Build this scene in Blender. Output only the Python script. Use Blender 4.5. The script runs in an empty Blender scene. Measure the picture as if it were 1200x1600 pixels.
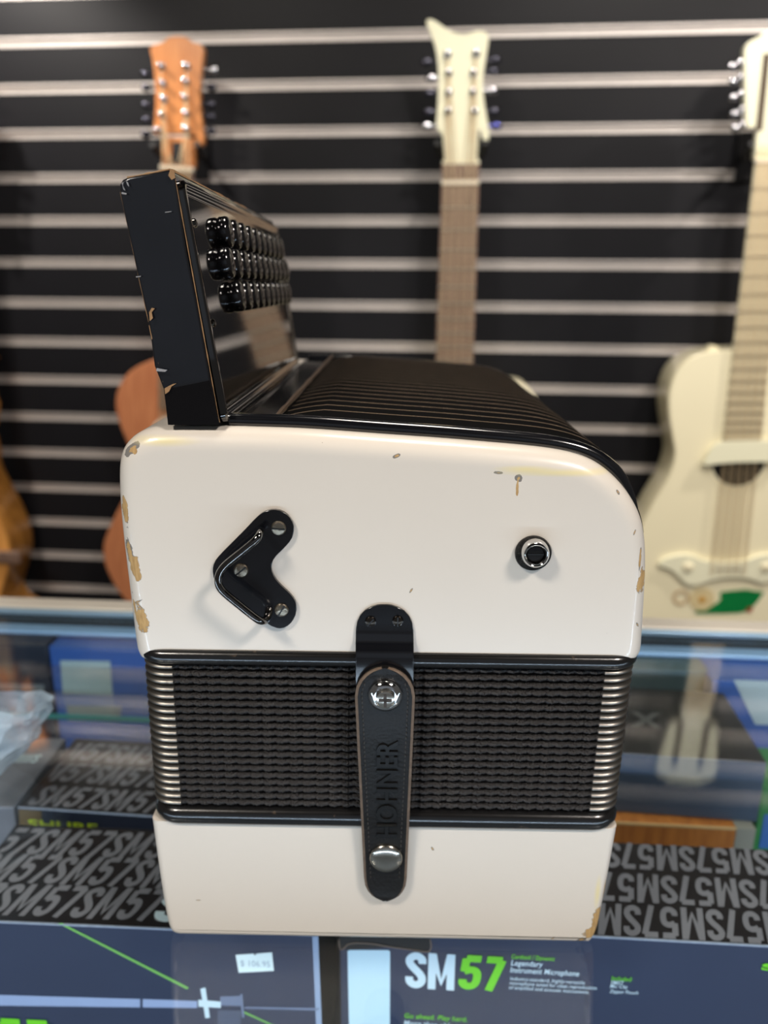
import bpy, bmesh, math, random
from mathutils import Vector, Matrix
from mathutils.geometry import tessellate_polygon
random.seed(7)
R = math.radians
SC = bpy.context.scene
COL = SC.collection

# ------------------------------------------------------------------ camera
FPX = 1200.0
PITCH, ROLL = R(16.42), R(0.4)
CAM = Vector((0, 0, 1.289))
cd = bpy.data.cameras.new('camera'); cam = bpy.data.objects.new('camera', cd); COL.objects.link(cam)
cd.sensor_fit = 'HORIZONTAL'; cd.sensor_width = 27.0; cd.lens = 27.0
cd.clip_start = 0.01; cd.clip_end = 50
CAMROT = Matrix.Rotation(math.pi / 2 - PITCH, 4, 'X') @ Matrix.Rotation(ROLL, 4, 'Z')
cam.matrix_world = Matrix.Translation(CAM) @ CAMROT
cd.dof.use_dof = True; cd.dof.focus_distance = 0.285; cd.dof.aperture_fstop = 7.5
SC.camera = cam

# ------------------------------------------------------------------ world, lights, exposure
SC.view_settings.view_transform = 'Standard'; SC.view_settings.look = 'None'
SC.view_settings.gamma = 1; SC.view_settings.use_curve_mapping = False
SC.view_settings.exposure = 0.10
W = bpy.data.worlds.new('shop_air'); SC.world = W; W.use_nodes = True
bg = W.node_tree.nodes['Background']; bg.inputs[0].default_value = (1.0, 0.95, 0.90, 1); bg.inputs[1].default_value = 0.08

def lamp(name, kind, loc, target, power, col, size=0.2, size_y=None, cone=60, blend=.5):
    ld = bpy.data.lights.new(name, kind); o = bpy.data.objects.new(name, ld); COL.objects.link(o)
    ld.energy = power; ld.color = col
    if kind == 'AREA':
        ld.shape = 'RECTANGLE' if size_y else 'DISK'; ld.size = size
        if size_y: ld.size_y = size_y
    else:
        ld.shadow_soft_size = size
        if kind == 'SPOT': ld.spot_size = R(cone); ld.spot_blend = blend
    o.location = loc
    o.rotation_euler = (Vector(target) - Vector(loc)).to_track_quat('-Z', 'Y').to_euler()
    return o
WARM = (1.0, .92, .82)
lamp('ceiling_lamp_left', 'AREA', (-1.0, -.75, 2.66), (0, .28, 1.15), 33, WARM, .42)
lamp('ceiling_lamp_right', 'AREA', (1.0, -.75, 2.66), (0, .28, 1.15), 35, (1.0, .91, .84), .42)
lamp('ceiling_lamp_over_counter', 'AREA', (.15, .55, 2.66), (.1, .6, 1.0), 9, WARM, .4)
SPOTC = (1.0, .93, .85)
lamp('track_spot_left', 'SPOT', (-.86, 1.20, 2.06), (-.62, 1.56, 1.34), 38, SPOTC, .02, cone=72, blend=.55)
lamp('track_spot_right', 'SPOT', (1.16, 1.02, 2.06), (.82, 1.45, 1.34), 34, SPOTC, .02, cone=72, blend=.55)
lamp('wall_downlight_right', 'SPOT', (.47, 1.40, 1.93), (.46, 1.45, 1.2), 1.0, SPOTC, .006, cone=34, blend=.35)
lamp('guitar_fill_spot', 'SPOT', (.45, .05, 2.66), (.50, 1.42, 1.28), 62, (1.0, .95, .88), .05, cone=44, blend=.6)  # unseen spot added to give the guitars more front light
lamp('shop_front_window', 'AREA', (0, -2.3, 1.5), (0, 0, 1.35), 1.5, (.66, .80, 1.0), 3.0, 1.3)
lamp('case_front_fill', 'AREA', (0, .02, .985), (0, .40, .90), 2.4, (.66, .80, 1.0), 1.4, .015)  # unseen fill added inside the case front to brighten the box faces

# ------------------------------------------------------------------ frames: pixel of the photograph -> point on a plane of the place
def ray(px, py):
    return (CAMROT @ Vector(((px - 600) / FPX, -(py - 800) / FPX, -1, 0))).to_3d()
class Frame:
    def __init__(self, loc, yaw=0, tilt=0):
        self.loc = Vector(loc); self.yaw = yaw; self.tilt = tilt
        self.M = Matrix.Translation(self.loc) @ Matrix.Rotation(yaw, 4, 'Z') @ Matrix.Rotation(tilt, 4, 'Y')
        self.I = self.M.inverted()
    def hit(self, px, py, y=0.0):          # -> local (x, z) on the plane local y
        o = self.I @ CAM; d = (self.I.to_3x3() @ ray(px, py)); t = (y - o.y) / d.y
        p = o + d * t; return p.x, p.z
    def hitz(self, px, py, z=0.0):         # -> local (x, y) on the plane local z
        o = self.I @ CAM; d = (self.I.to_3x3() @ ray(px, py)); t = (z - o.z) / d.z
        p = o + d * t; return p.x, p.y
    def set(self, o):
        o.location = self.loc; o.rotation_euler = (0, self.tilt, self.yaw)

# ------------------------------------------------------------------ materials
MATS = {}
def lin(c):
    return tuple(((v / 255) / 12.92 if v / 255 <= .04045 else ((v / 255 + .055) / 1.055) ** 2.4) for v in c) + (1,)
def mat(name, col, rough=.5, metal=0., spec=.5, coat=0., var=.06, scale=60, bump=0., bscale=300, wear=None):
    if name in MATS: return MATS[name]
    m = bpy.data.materials.new(name); m.use_nodes = True; nt = m.node_tree; N = nt.nodes; L = nt.links
    b = N['Principled BSDF']
    tc = N.new('ShaderNodeTexCoord'); nz = N.new('ShaderNodeTexNoise'); nz.inputs['Scale'].default_value = scale; nz.inputs['Detail'].default_value = 4
    L.new(tc.outputs['Object'], nz.inputs['Vector'])
    rp = N.new('ShaderNodeMix'); rp.data_type = 'RGBA'
    c = lin(col)
    rp.inputs[6].default_value = tuple(v * (1 - var) for v in c[:3]) + (1,); rp.inputs[7].default_value = tuple(min(1, v * (1 + var)) for v in c[:3]) + (1,)
    L.new(nz.outputs['Fac'], rp.inputs[0])
    out = rp.outputs[2]
    if wear:                                # (colour, amount) worn spots
        n2 = N.new('ShaderNodeTexNoise'); n2.inputs['Scale'].default_value = wear[2]; n2.inputs['Detail'].default_value = 6
        L.new(tc.outputs['Object'], n2.inputs['Vector'])
        mr = N.new('ShaderNodeMapRange'); mr.inputs[1].default_value = wear[1]; mr.inputs[2].default_value = wear[1] + .06
        L.new(n2.outputs['Fac'], mr.inputs[0])
        mx = N.new('ShaderNodeMix'); mx.data_type = 'RGBA'; L.new(mr.outputs[0], mx.inputs[0]); L.new(out, mx.inputs[6]); mx.inputs[7].default_value = lin(wear[0])
        out = mx.outputs[2]
    L.new(out, b.inputs['Base Color'])
    b.inputs['Roughness'].default_value = rough; b.inputs['Metallic'].default_value = metal
    b.inputs['Specular IOR Level'].default_value = spec; b.inputs['Coat Weight'].default_value = coat; b.inputs['Coat Roughness'].default_value = .06
    if bump:
        n3 = N.new('ShaderNodeTexNoise'); n3.inputs['Scale'].default_value = bscale; n3.inputs['Detail'].default_value = 3
        L.new(tc.outputs['Object'], n3.inputs['Vector'])
        bp = N.new('ShaderNodeBump'); bp.inputs['Strength'].default_value = bump; bp.inputs['Distance'].default_value = .001
        L.new(n3.outputs['Fac'], bp.inputs['Height']); L.new(bp.outputs[0], b.inputs['Normal'])
    MATS[name] = m; return m
def wood(name, c1, c2, rough=.35, coat=.3, scale=30, stretch=(6, 6, .6)):
    if name in MATS: return MATS[name]
    m = bpy.data.materials.new(name); m.use_nodes = True; N = m.node_tree.nodes; L = m.node_tree.links; b = N['Principled BSDF']
    tc = N.new('ShaderNodeTexCoord'); mp = N.new('ShaderNodeMapping'); mp.inputs['Scale'].default_value = stretch
    nz = N.new('ShaderNodeTexNoise'); nz.inputs['Scale'].default_value = scale; nz.inputs['Detail'].default_value = 5
    L.new(tc.outputs['Object'], mp.inputs[0]); L.new(mp.outputs[0], nz.inputs['Vector'])
    mx = N.new('ShaderNodeMix'); mx.data_type = 'RGBA'; mx.inputs[6].default_value = lin(c1); mx.inputs[7].default_value = lin(c2)
    mr = N.new('ShaderNodeMapRange'); mr.inputs[1].default_value = .3; mr.inputs[2].default_value = .7
    L.new(nz.outputs['Fac'], mr.inputs[0]); L.new(mr.outputs[0], mx.inputs[0]); L.new(mx.outputs[2], b.inputs['Base Color'])
    b.inputs['Roughness'].default_value = rough; b.inputs['Coat Weight'].default_value = coat; b.inputs['Coat Roughness'].default_value = .1
    MATS[name] = m; return m
def thin_glass(name, tint, edge=False):
    m = bpy.data.materials.new(name); m.use_nodes = True; N = m.node_tree.nodes; L = m.node_tree.links
    N.remove(N['Principled BSDF']); out = N['Material Output']
    tr = N.new('ShaderNodeBsdfTransparent'); tr.inputs[0].default_value = tint + (1,)
    gl = N.new('ShaderNodeBsdfGlossy'); gl.inputs['Roughness'].default_value = .004
    fr = N.new('ShaderNodeFresnel'); ge = N.new('ShaderNodeNewGeometry'); im = N.new('ShaderNodeMapRange')   # same reflectance entering and leaving the thin pane
    im.inputs[3].default_value = 1.5; im.inputs[4].default_value = 1 / 1.5; L.new(ge.outputs['Backfacing'], im.inputs[0]); L.new(im.outputs[0], fr.inputs['IOR'])
    nz = N.new('ShaderNodeTexNoise'); nz.inputs['Scale'].default_value = 9; mr = N.new('ShaderNodeMapRange')
    mr.inputs[3].default_value = .003; mr.inputs[4].default_value = .012; L.new(nz.outputs['Fac'], mr.inputs[0]); L.new(mr.outputs[0], gl.inputs['Roughness'])
    mx = N.new('ShaderNodeMixShader'); L.new(fr.outputs[0], mx.inputs[0]); L.new(tr.outputs[0], mx.inputs[1]); L.new(gl.outputs[0], mx.inputs[2])
    L.new(mx.outputs[0], out.inputs[0]); return m

# ------------------------------------------------------------------ object helpers
def mesh(name, vf, mats, smooth=30, mi=None):
    me = bpy.data.meshes.new(name); me.from_pydata([tuple(v) for v in vf[0]], [], vf[1])
    for m in (mats if isinstance(mats, (list, tuple)) else [mats]): me.materials.append(m)
    if mi: me.polygons.foreach_set('material_index', mi)
    bm = bmesh.new(); bm.from_mesh(me); bmesh.ops.recalc_face_normals(bm, faces=bm.faces); bm.to_mesh(me); bm.free()
    if smooth:
        me.shade_smooth(); me.set_sharp_from_angle(angle=R(smooth))
    return me
def obj(name, vf, mats, parent=None, smooth=30, bevel=0, seg=2, mi=None):
    me = vf if isinstance(vf, bpy.types.Mesh) else mesh(name, vf, mats, smooth, mi)
    o = bpy.data.objects.new(name, me); COL.objects.link(o)
    if parent: o.parent = parent
    if bevel:
        b = o.modifiers.new('edge', 'BEVEL'); b.width = bevel; b.segments = seg; b.limit_method = 'ANGLE'; b.angle_limit = R(40)
    return o
def thing(name, label, cat, frame=None, group=None, kind=None):
    o = bpy.data.objects.new(name, None); COL.objects.link(o); o.empty_display_size = .05
    if frame: frame.set(o)
    return tag(o, label, cat, group, kind)
def tag(o, label=None, cat=None, group=None, kind=None):
    for k, v in (('label', label), ('category', cat), ('group', group), ('kind', kind)):
        if v: o[k] = v
    return o
def box(x0, x1, y0, y1, z0, z1):
    v = [(x, y, z) for z in (z0, z1) for y in (y0, y1) for x in (x0, x1)]
    return v, [(0, 1, 3, 2), (4, 6, 7, 5), (0, 4, 5, 1), (2, 3, 7, 6), (0, 2, 6, 4), (1, 5, 7, 3)]
def join(*vfs):
    V, F = [], []
    for v, f in vfs:
        n = len(V); V += list(v); F += [tuple(i + n for i in q) for q in f]
    return V, F
def xf(vf, fn): return [fn(Vector(v)) for v in vf[0]], vf[1]
def loft(rings, cyclic=True, caps=True):
    n = len(rings[0]); V = [p for r in rings for p in r]; F = []
    for k in range(len(rings) - 1):
        for i in range(n if cyclic else n - 1):
            j = (i + 1) % n; F.append((k * n + i, k * n + j, (k + 1) * n + j, (k + 1) * n + i))
    if caps: F.append(tuple(range(n))[::-1]); F.append(tuple((len(rings) - 1) * n + i for i in range(n)))
    return V, F
def prism(poly, y0, y1):                   # poly of local (x, z), any shape
    n = len(poly); V = [(x, y0, z) for x, z in poly] + [(x, y1, z) for x, z in poly]
    tris = tessellate_polygon([[Vector((x, z, 0)) for x, z in poly]])
    F = [tuple(t) for t in tris] + [tuple(i + n for i in t)[::-1] for t in tris]
    return V, F + [(i, (i + 1) % n, (i + 1) % n + n, i + n) for i in range(n)]
def flat(poly, y):
    return [(x, y, z) for x, z in poly], [tuple(t) for t in tessellate_polygon([[Vector((x, z, 0)) for x, z in poly]])]
def lathe(prof, n=28, axis='Y'):           # prof (radius, height); axis Y points to the back, so height<0 is towards the viewer
    rings = [[(r * math.cos(2 * math.pi * i / n), h, r * math.sin(2 * math.pi * i / n)) for i in range(n)] for r, h in prof]
    if axis == 'Z': rings = [[(p[0], p[2], p[1]) for p in r] for r in rings]
    return loft(rings)
def at(vf, dx=0, dy=0, dz=0): return [(v[0] + dx, v[1] + dy, v[2] + dz) for v in vf[0]], vf[1]
def tube(pts, r, n=8):
    pts = [Vector(p) for p in pts]; rings = []; up = None
    for i, p in enumerate(pts):
        d = (pts[min(i + 1, len(pts) - 1)] - pts[max(i - 1, 0)]).normalized()
        if up is None: up = d.orthogonal().normalized()
        a = (up - d * up.dot(d)).normalized(); up = a; b = d.cross(a)
        rr = r[i] if isinstance(r, (list, tuple)) else r
        rings.append([p + (a * math.cos(2 * math.pi * k / n) + b * math.sin(2 * math.pi * k / n)) * rr for k in range(n)])
    return loft(rings)
def smooth_line(pts, k=2, closed=False):   # Chaikin corner cutting
    pts = [Vector(p) for p in pts]
    for _ in range(k):
        q = [] if closed else [pts[0]]
        m = len(pts)
        for i in range(m if closed else m - 1):
            a, b = pts[i], pts[(i + 1) % m]; q += [a * .75 + b * .25, a * .25 + b * .75]
        if not closed: q.append(pts[-1])
        pts = q
    return pts
def arc(cx, cz, r, a0, a1, n): return [(cx + r * math.cos(R(a0 + (a1 - a0) * i / n)), cz + r * math.sin(R(a0 + (a1 - a0) * i / n))) for i in range(n + 1)]
_TX = {}
def text_vf(s, w, h, shear=0., bold=.02):  # letter outlines filled, fitted to a w x h rectangle with its corner at 0,0
    key = (s, shear, bold)
    if key not in _TX:
        cu = bpy.data.curves.new('letters', 'FONT'); cu.body = s; cu.resolution_u = 3; cu.offset = bold; cu.shear = shear; cu.space_character = 1.05
        o = bpy.data.objects.new('letters', cu); COL.objects.link(o); bpy.context.view_layer.update()
        me = bpy.data.meshes.new_from_object(o.evaluated_get(bpy.context.evaluated_depsgraph_get()))
        _TX[key] = ([tuple(v.co[:2]) for v in me.vertices], [tuple(p.vertices) for p in me.polygons])
        bpy.data.objects.remove(o); bpy.data.curves.remove(cu); bpy.data.meshes.remove(me)
    v, f = _TX[key]; xs = [p[0] for p in v]; ys = [p[1] for p in v]; x0, x1, y0, y1 = min(xs), max(xs), min(ys), max(ys)
    return [((p[0] - x0) / (x1 - x0) * w, (p[1] - y0) / (y1 - y0) * h, 0) for p in v], f

# heavy condensed display letters drawn with a broad stroke
GLYPH = {'S': (.54, [(.43, .69), (.43, .83), (.27, .925), (.10, .83), (.10, .67), (.43, .36), (.43, .17), (.27, .075), (.10, .17), (.10, .32)]),
         'M': (.72, [(.10, 0), (.10, 1), None, (.58, 0), (.58, 1), None, (.115, .96), (.34, .20), (.565, .96)]),
         '5': (.54, [(.46, .915), (.10, .915), (.10, .915), (.10, .53), (.10, .53), (.27, .61), (.44, .52), (.44, .17), (.27, .075), (.10, .17), (.10, .30)]),
         '7': (.50, [(.02, .915), (.40, .915), (.40, .915), (.20, .0)])}
def stroke(pts, hw):
    V, Fc = [], []
    for i, p in enumerate(pts):
        d = (pts[min(i + 1, len(pts) - 1)] - pts[max(i - 1, 0)]).normalized(); k = Vector((-d.y, d.x)) * hw; V += [p + k, p - k]
    for i in range(len(pts) - 1): Fc.append((2 * i, 2 * i + 1, 2 * i + 3, 2 * i + 2))
    return V, Fc
def heavy_vf(word, w, h, shear=0., weight=.088):
    V, Fc, x = [], [], 0; lay = 0
    for c in word:
        adv, path = GLYPH[c]; runs = [[]]
        for q in path:
            if q is None: runs.append([])
            else: runs[-1].append(Vector(q))
        for r_ in runs:
            straight = len(r_) < 3 or c == 'M'
            if c == '7': parts = [r_[:2], r_[2:]]
            elif c == '5': parts = [r_[:2], r_[2:4], smooth_line(r_[4:], 2)]
            else: parts = [r_] if straight else [smooth_line(r_, 2)]
            for p_ in parts:
                v, f = stroke(p_, weight); n = len(V); lay += 1; V += [(x + a.x, a.y, lay * 1.5e-5) for a in v]; Fc += [tuple(i + n for i in q) for q in f]
        x += adv + .04
    x -= .04; s_ = w / x
    return [((px + shear * py) * s_, py * h, pz) for px, py, pz in V], Fc

# palette
M_WHITE_SIDE = None
BLACK_GLOSS = mat('black_enamel', (13, 14, 18), .16, spec=.6, coat=.6, var=.2, bump=.04, bscale=120)
BLACK_WOOD = mat('worn_black_lacquer', (16, 17, 22), .22, spec=.6, coat=.5, var=.3, bump=.06, bscale=160, wear=((120, 96, 70), .70, 90))
BLACK_RIM = mat('black_bellows_frame', (17, 16, 16), .22, spec=.6, coat=.4, var=.25, bump=.05, bscale=200, wear=((70, 58, 46), .68, 140))
WORN_EDGE = mat('worn_brass_edge', (88, 72, 58), .45, metal=.3, var=.4, scale=200)
BARE_WOOD = mat('bare_wood_edge', (158, 122, 84), .6, var=.35, scale=300)
CLOTH = mat('black_bellows_cloth', (33, 30, 29), .45, spec=.6, var=.3, scale=500, bump=.9, bscale=1400)
NICKEL = mat('tarnished_nickel', (190, 184, 172), .2, metal=1, var=.12, scale=150)
STEEL = mat('dark_polished_steel', (120, 116, 110), .12, metal=1, var=.15, scale=100)
CHROME = mat('polished_chrome', (215, 215, 215), .08, metal=1, var=.05)
LEATHER = mat('black_leather', (20, 19, 18), .45, spec=.3, var=.25, scale=200, bump=.25, bscale=700)
LEATHER_EDGE = mat('scuffed_leather_edge', (104, 88, 74), .7, var=.5, scale=500)
HOLE = mat('dark_recess', (14, 13, 12), .4, var=.2)

# ------------------------------------------------------------------ room
WALL = Frame((0, 1.523, 0), R(-5.06))
wb = obj('wall_back', box(-2.2, 2.2, .022, .08, 0, 2.7), mat('black_backing', (12, 12, 13), .7)); WALL.set(wb); tag(wb, kind='structure', label='black slatted display wall with aluminium grooves')
fl = obj('floor', box(-2.3, 2.3, -2.4, 1.75, -.06, 0), mat('grey_vinyl', (96, 92, 88), .45, var=.1, scale=8)); tag(fl, kind='structure')
ce = obj('ceiling', box(-2.3, 2.3, -2.4, 1.75, 2.70, 2.76), mat('dark_ceiling_paint', (30, 29, 28), .8)); tag(ce, kind='structure')
SLAT = mat('black_slat_laminate', (23, 23, 26), .45, spec=.14, var=.12, scale=14, bump=.05, bscale=500)
ALU = mat('satin_aluminium', (194, 187, 182), .42, metal=.35, var=.08, scale=40)
ALU_IN = mat('groove_aluminium', (140, 132, 126), .45, metal=.85, var=.1, scale=40)
P = .0762; Z0 = 1.289 + .4204; GH = .0085
me_slat = mesh('slat', box(-2.15, 2.15, 0, .0215, -(P / 2 - GH), P / 2 - GH), SLAT)
def insert_vf(x0, x1):
    # open groove: lower lip, recess, upper lip
    sec = [(.0215, -GH), (-.0012, -GH), (-.0012, -GH + .0042), (.002, -GH + .0048), (.005, -GH + .0048), (.005, GH - .004), (.002, GH - .004), (-.0012, GH - .0034), (-.0012, GH), (.0215, GH)]
    return loft([[(x, y, z) for y, z in sec] for x in (x0, x1)], cyclic=True, caps=True)
me_ins = [mesh('groove_insert', insert_vf(a, b), ALU) for a, b in ((-2.15, -.555), (-.552, .62), (.6225, 2.15))]
for k in range(-2, 22):
    z = Z0 - k * P
    if z > 1.80 or z < .06: continue
    o = obj('groove_insert', me_ins[k % 3] if False else mesh('groove_insert', insert_vf(-2.15, 2.15), ALU), None, wb); o.location.z = z
    o = obj('slat', me_slat, None, wb); o.location.z = z - P / 2

obj('wall_fascia', box(-2.15, 2.15, 0, .0215, 1.787 + .0095, 2.70), SLAT, wb)

# ------------------------------------------------------------------ accordion
ACC = Frame((.0, .2825, 1.0), R(-.8))
A = thing('accordion', 'worn white button accordion with black bellows and keyboard standing on end on glass counter', 'accordion', ACC)
LEN = .292
F = ACC.hit
def px_poly(pts, y, fr=ACC): return [fr.hit(a, b, y) for a, b in pts]

def paint_material(name, chips, yellow):
    """aged white paint; every chip is (local x, z, half width, half height, angle, wood share)"""
    m = mat(name, (226, 218, 206), .3, spec=.5, coat=.35, var=.02, scale=25, bump=.03, bscale=250)
    N = m.node_tree.nodes; L = m.node_tree.links; b = N['Principled BSDF']
    base = b.inputs['Base Color'].links[0].from_socket
    tc = N.new('ShaderNodeTexCoord'); sep = N.new('ShaderNodeSeparateXYZ'); L.new(tc.outputs['Object'], sep.inputs[0])
    nz = N.new('ShaderNodeTexNoise'); nz.inputs['Scale'].default_value = 420; nz.inputs['Detail'].default_value = 5; L.new(tc.outputs['Object'], nz.inputs['Vector'])
    def math_(op, a, c=None):
        n = N.new('ShaderNodeMath'); n.operation = op
        for i, v in enumerate((a, c)):
            if v is None: continue
            if isinstance(v, (int, float)): n.inputs[i].default_value = v
            else: L.new(v, n.inputs[i])
        return n.outputs[0]
    wob = math_('MULTIPLY', math_('SUBTRACT', nz.outputs['Fac'], .5), 1.6)
    front = math_('LESS_THAN', sep.outputs['Y'], .05)
    best = None; bestg = None
    for cx, cz, rx, rz, ang, wd in chips:
        dx = math_('SUBTRACT', sep.outputs['X'], cx); dz = math_('SUBTRACT', sep.outputs['Z'], cz)
        ca, sa = math.cos(ang), math.sin(ang)
        u = math_('DIVIDE', math_('ADD', math_('MULTIPLY', dx, ca), math_('MULTIPLY', dz, sa)), rx)
        v = math_('DIVIDE', math_('ADD', math_('MULTIPLY', dx, -sa), math_('MULTIPLY', dz, ca)), rz)
        d = math_('SQRT', math_('ADD', math_('MULTIPLY', u, u), math_('MULTIPLY', v, v)))
        d = math_('ADD', d, wob)
        best = d if best is None else math_('MINIMUM', best, d)
        g = math_('ADD', d, wd)          # smaller wd share -> grey primer shows
        bestg = g if bestg is None else math_('MINIMUM', bestg, g)
    def mask(s, a, c):
        mr = N.new('ShaderNodeMapRange'); mr.inputs[1].default_value = a; mr.inputs[2].default_value = c; mr.inputs[3].default_value = 1; mr.inputs[4].default_value = 0
        L.new(s, mr.inputs[0]); return mr.outputs[0]
    n2 = N.new('ShaderNodeTexNoise'); n2.inputs['Scale'].default_value = 500; mp = N.new('ShaderNodeMapping'); mp.inputs['Scale'].default_value = (3, 1, .4)
    L.new(tc.outputs['Object'], mp.inputs[0]); L.new(mp.outputs[0], n2.inputs['Vector'])
    wd = N.new('ShaderNodeMix'); wd.data_type = 'RGBA'; L.new(n2.outputs['Fac'], wd.inputs[0]); wd.inputs[6].default_value = lin((142, 104, 58)); wd.inputs[7].default_value = lin((226, 190, 130))
    c1 = N.new('ShaderNodeMix'); c1.data_type = 'RGBA'; L.new(math_('MULTIPLY', mask(best, .96, 1.0), front), c1.inputs[0]); L.new(base, c1.inputs[6]); c1.inputs[7].default_value = lin((126, 122, 116))
    c2 = N.new('ShaderNodeMix'); c2.data_type = 'RGBA'; L.new(math_('MULTIPLY', mask(bestg, .90, .95), front), c2.inputs[0]); L.new(c1.outputs[2], c2.inputs[6]); L.new(wd.outputs[2], c2.inputs[7])
    # fine specks
    n4 = N.new('ShaderNodeTexNoise'); n4.inputs['Scale'].default_value = 260; n4.inputs['Detail'].default_value = 2; L.new(tc.outputs['Object'], n4.inputs['Vector'])
    c3 = N.new('ShaderNodeMix'); c3.data_type = 'RGBA'; L.new(mask(n4.outputs['Fac'], .19, .21), c3.inputs[0]); L.new(c2.outputs[2], c3.inputs[6]); c3.inputs[7].default_value = lin((150, 138, 120))
    col = c3.outputs[2]
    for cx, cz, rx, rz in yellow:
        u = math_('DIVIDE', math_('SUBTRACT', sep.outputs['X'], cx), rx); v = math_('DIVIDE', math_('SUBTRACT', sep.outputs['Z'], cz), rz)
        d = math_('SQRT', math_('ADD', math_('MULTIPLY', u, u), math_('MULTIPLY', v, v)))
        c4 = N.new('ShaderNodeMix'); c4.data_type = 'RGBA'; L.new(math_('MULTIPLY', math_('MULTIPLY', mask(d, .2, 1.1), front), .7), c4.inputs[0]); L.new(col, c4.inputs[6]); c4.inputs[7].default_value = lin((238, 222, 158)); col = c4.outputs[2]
    L.new(col, b.inputs['Base Color'])
    rg = math_('ADD', math_('MULTIPLY', mask(best, .96, 1.0), .4), .3); L.new(rg, b.inputs['Roughness'])
    cw = math_('MULTIPLY', math_('SUBTRACT', 1, mask(best, .96, 1.0)), .35); L.new(cw, b.inputs['Coat Weight'])
    return m
def chip(px, py, hw, hh, ang=0, wd=0.15, y=.004):
    x, z = F(px, py, y); s = 1 / 4250.
    return (x, z, hw * s, hh * s, R(ang), wd)
CHIPS_T = [chip(209, 700, 15, 7, 38, .45), chip(215, 702, 5, 5, 0, .0), chip(199, 797, 6.5, 24, 6, .0), chip(207, 862, 7, 26, 8, .3), chip(214, 880, 10, 19, 0, .0), chip(220, 894, 6.5, 11, 0, .0), chip(226, 962, 11, 26, 8, .0),
           chip(214, 950, 3, 26, 8, .0), chip(1000, 905, 9, 21, -4, .0), chip(997, 868, 2.5, 22, 0, .1), chip(808, 744, 6, 6, 30, .6), chip(777, 735, 8, 2.4, -4, .7), chip(620, 709, 6, 3, 20, .4), chip(806, 757, 2.2, 14, 0, -.1), chip(963, 766, 2, 5, 35, .5),
           chip(642, 917, 1.5, 5, -30, .4), chip(993, 972, 2, 6, 30, .4), chip(988, 827, 1.5, 5, -20, .3), chip(220, 935, 10, 1.5, 30, .5)]
CHIPS_B = [chip(930, 1425, 10, 25, -8, .0), chip(922, 1447, 16, 13, 35, .0), chip(905, 1458, 10, 5, 20, .5), chip(561, 1462, 6, 2, 0, .6), chip(675, 1316, 2.2, 4, 30, .3), chip(942, 1385, 1.5, 24, 0, -.2), chip(861, 1455, 5, 1.6, 40, .2), chip(313, 1396, 5, 1.2, 0, .3), chip(348, 1452, 3, 1.5, 0, .3), chip(600, 1456, 3, 2, 40, .3)]
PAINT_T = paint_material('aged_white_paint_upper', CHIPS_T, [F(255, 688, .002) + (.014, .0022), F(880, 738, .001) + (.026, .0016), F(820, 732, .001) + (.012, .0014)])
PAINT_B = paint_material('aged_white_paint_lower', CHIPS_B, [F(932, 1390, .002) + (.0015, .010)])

def casing(outline, r, length, fixed):
    """outline: closed list of Vector((x, z)); rounded towards both end faces; points where fixed() keeps z"""
    n = len(outline); nrm = []
    for i in range(n):
        t = (outline[(i + 1) % n] - outline[i - 1]).normalized(); k = Vector((t.y, -t.x))
        nrm.append(k)
    area = sum(outline[i].x * outline[(i + 1) % n].y - outline[(i + 1) % n].x * outline[i].y for i in range(n))
    if area < 0: nrm = [-k for k in nrm]
    mx = sum(p.x for p in outline) / n
    nrm = [Vector((1 if p.x > mx else -1, 0)) if fixed(p) else k for p, k in zip(outline, nrm)]
    def ring(y, ins): return [(outline[i].x - nrm[i].x * ins, y, outline[i].y - nrm[i].y * ins) for i in range(n)]
    K = 8; rings = [ring(0, r * 1.1)]
    for a in range(K + 1):
        t = a / K * math.pi / 2; rings.append(ring(r * (1 - math.cos(t)), r * (1 - math.sin(t))))
    for a in range(K + 1):
        t = a / K * math.pi / 2; rings.append(ring(length - r * (1 - math.sin(t)), r * (1 - math.cos(t))))
    return loft(rings)
TOP_PX = [(230, 1028), (223, 1020), (218, 1012), (215, 998), (206, 920), (197, 850), (191, 790), (189, 745), (190, 715), (197, 694), (213, 677), (236, 667), (262, 664), (350, 665), (420, 667), (480, 669), (600, 678), (690, 684), (760, 690), (830, 696), (880, 703), (915, 713), (940, 727), (965, 749), (985, 775), (1000, 806), (1006, 840), (1007, 880), (1004, 940), (1001, 985), (1000, 1004), (998, 1014), (992, 1021), (986, 1028)]
SEAM_Z = F(600, 1022.5, .0)[1]
ol = px_poly(TOP_PX, .008)
ol[0] = (ol[0][0], SEAM_Z); ol[-1] = (ol[-1][0], SEAM_Z)
mid = [Vector(p) for p in ol]
body = smooth_line(mid, 2)
uo = [body[0]] + body[1:-1] + [body[-1]]
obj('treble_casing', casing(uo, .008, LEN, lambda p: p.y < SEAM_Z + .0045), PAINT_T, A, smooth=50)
BOT_PX = [(243, 1284), (247, 1310), (254, 1360), (261, 1405), (268, 1440), (280, 1457), (302, 1465), (360, 1467), (600, 1469), (840, 1471), (895, 1470), (916, 1463), (929, 1445), (937, 1405), (946, 1360), (955, 1310), (960, 1284)]
bl = px_poly(BOT_PX, .006); zb = F(600, 1289, .0)[1]
bl = [Vector(p) for p in bl]; bl[0].y = zb; bl[-1].y = zb
zmin = min(p.y for p in bl)
flatz = F(600, 1466, .006)[1]
for p in bl:
    if p.y < flatz + .0012: p.y = .0005
bo = smooth_line(bl, 2)
for p in bo: p.y = max(p.y, .0005)
obj('bass_casing', casing(bo, .0036, LEN, lambda p: abs(p.y - zb) < 1e-5), PAINT_B, A, smooth=50)
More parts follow.
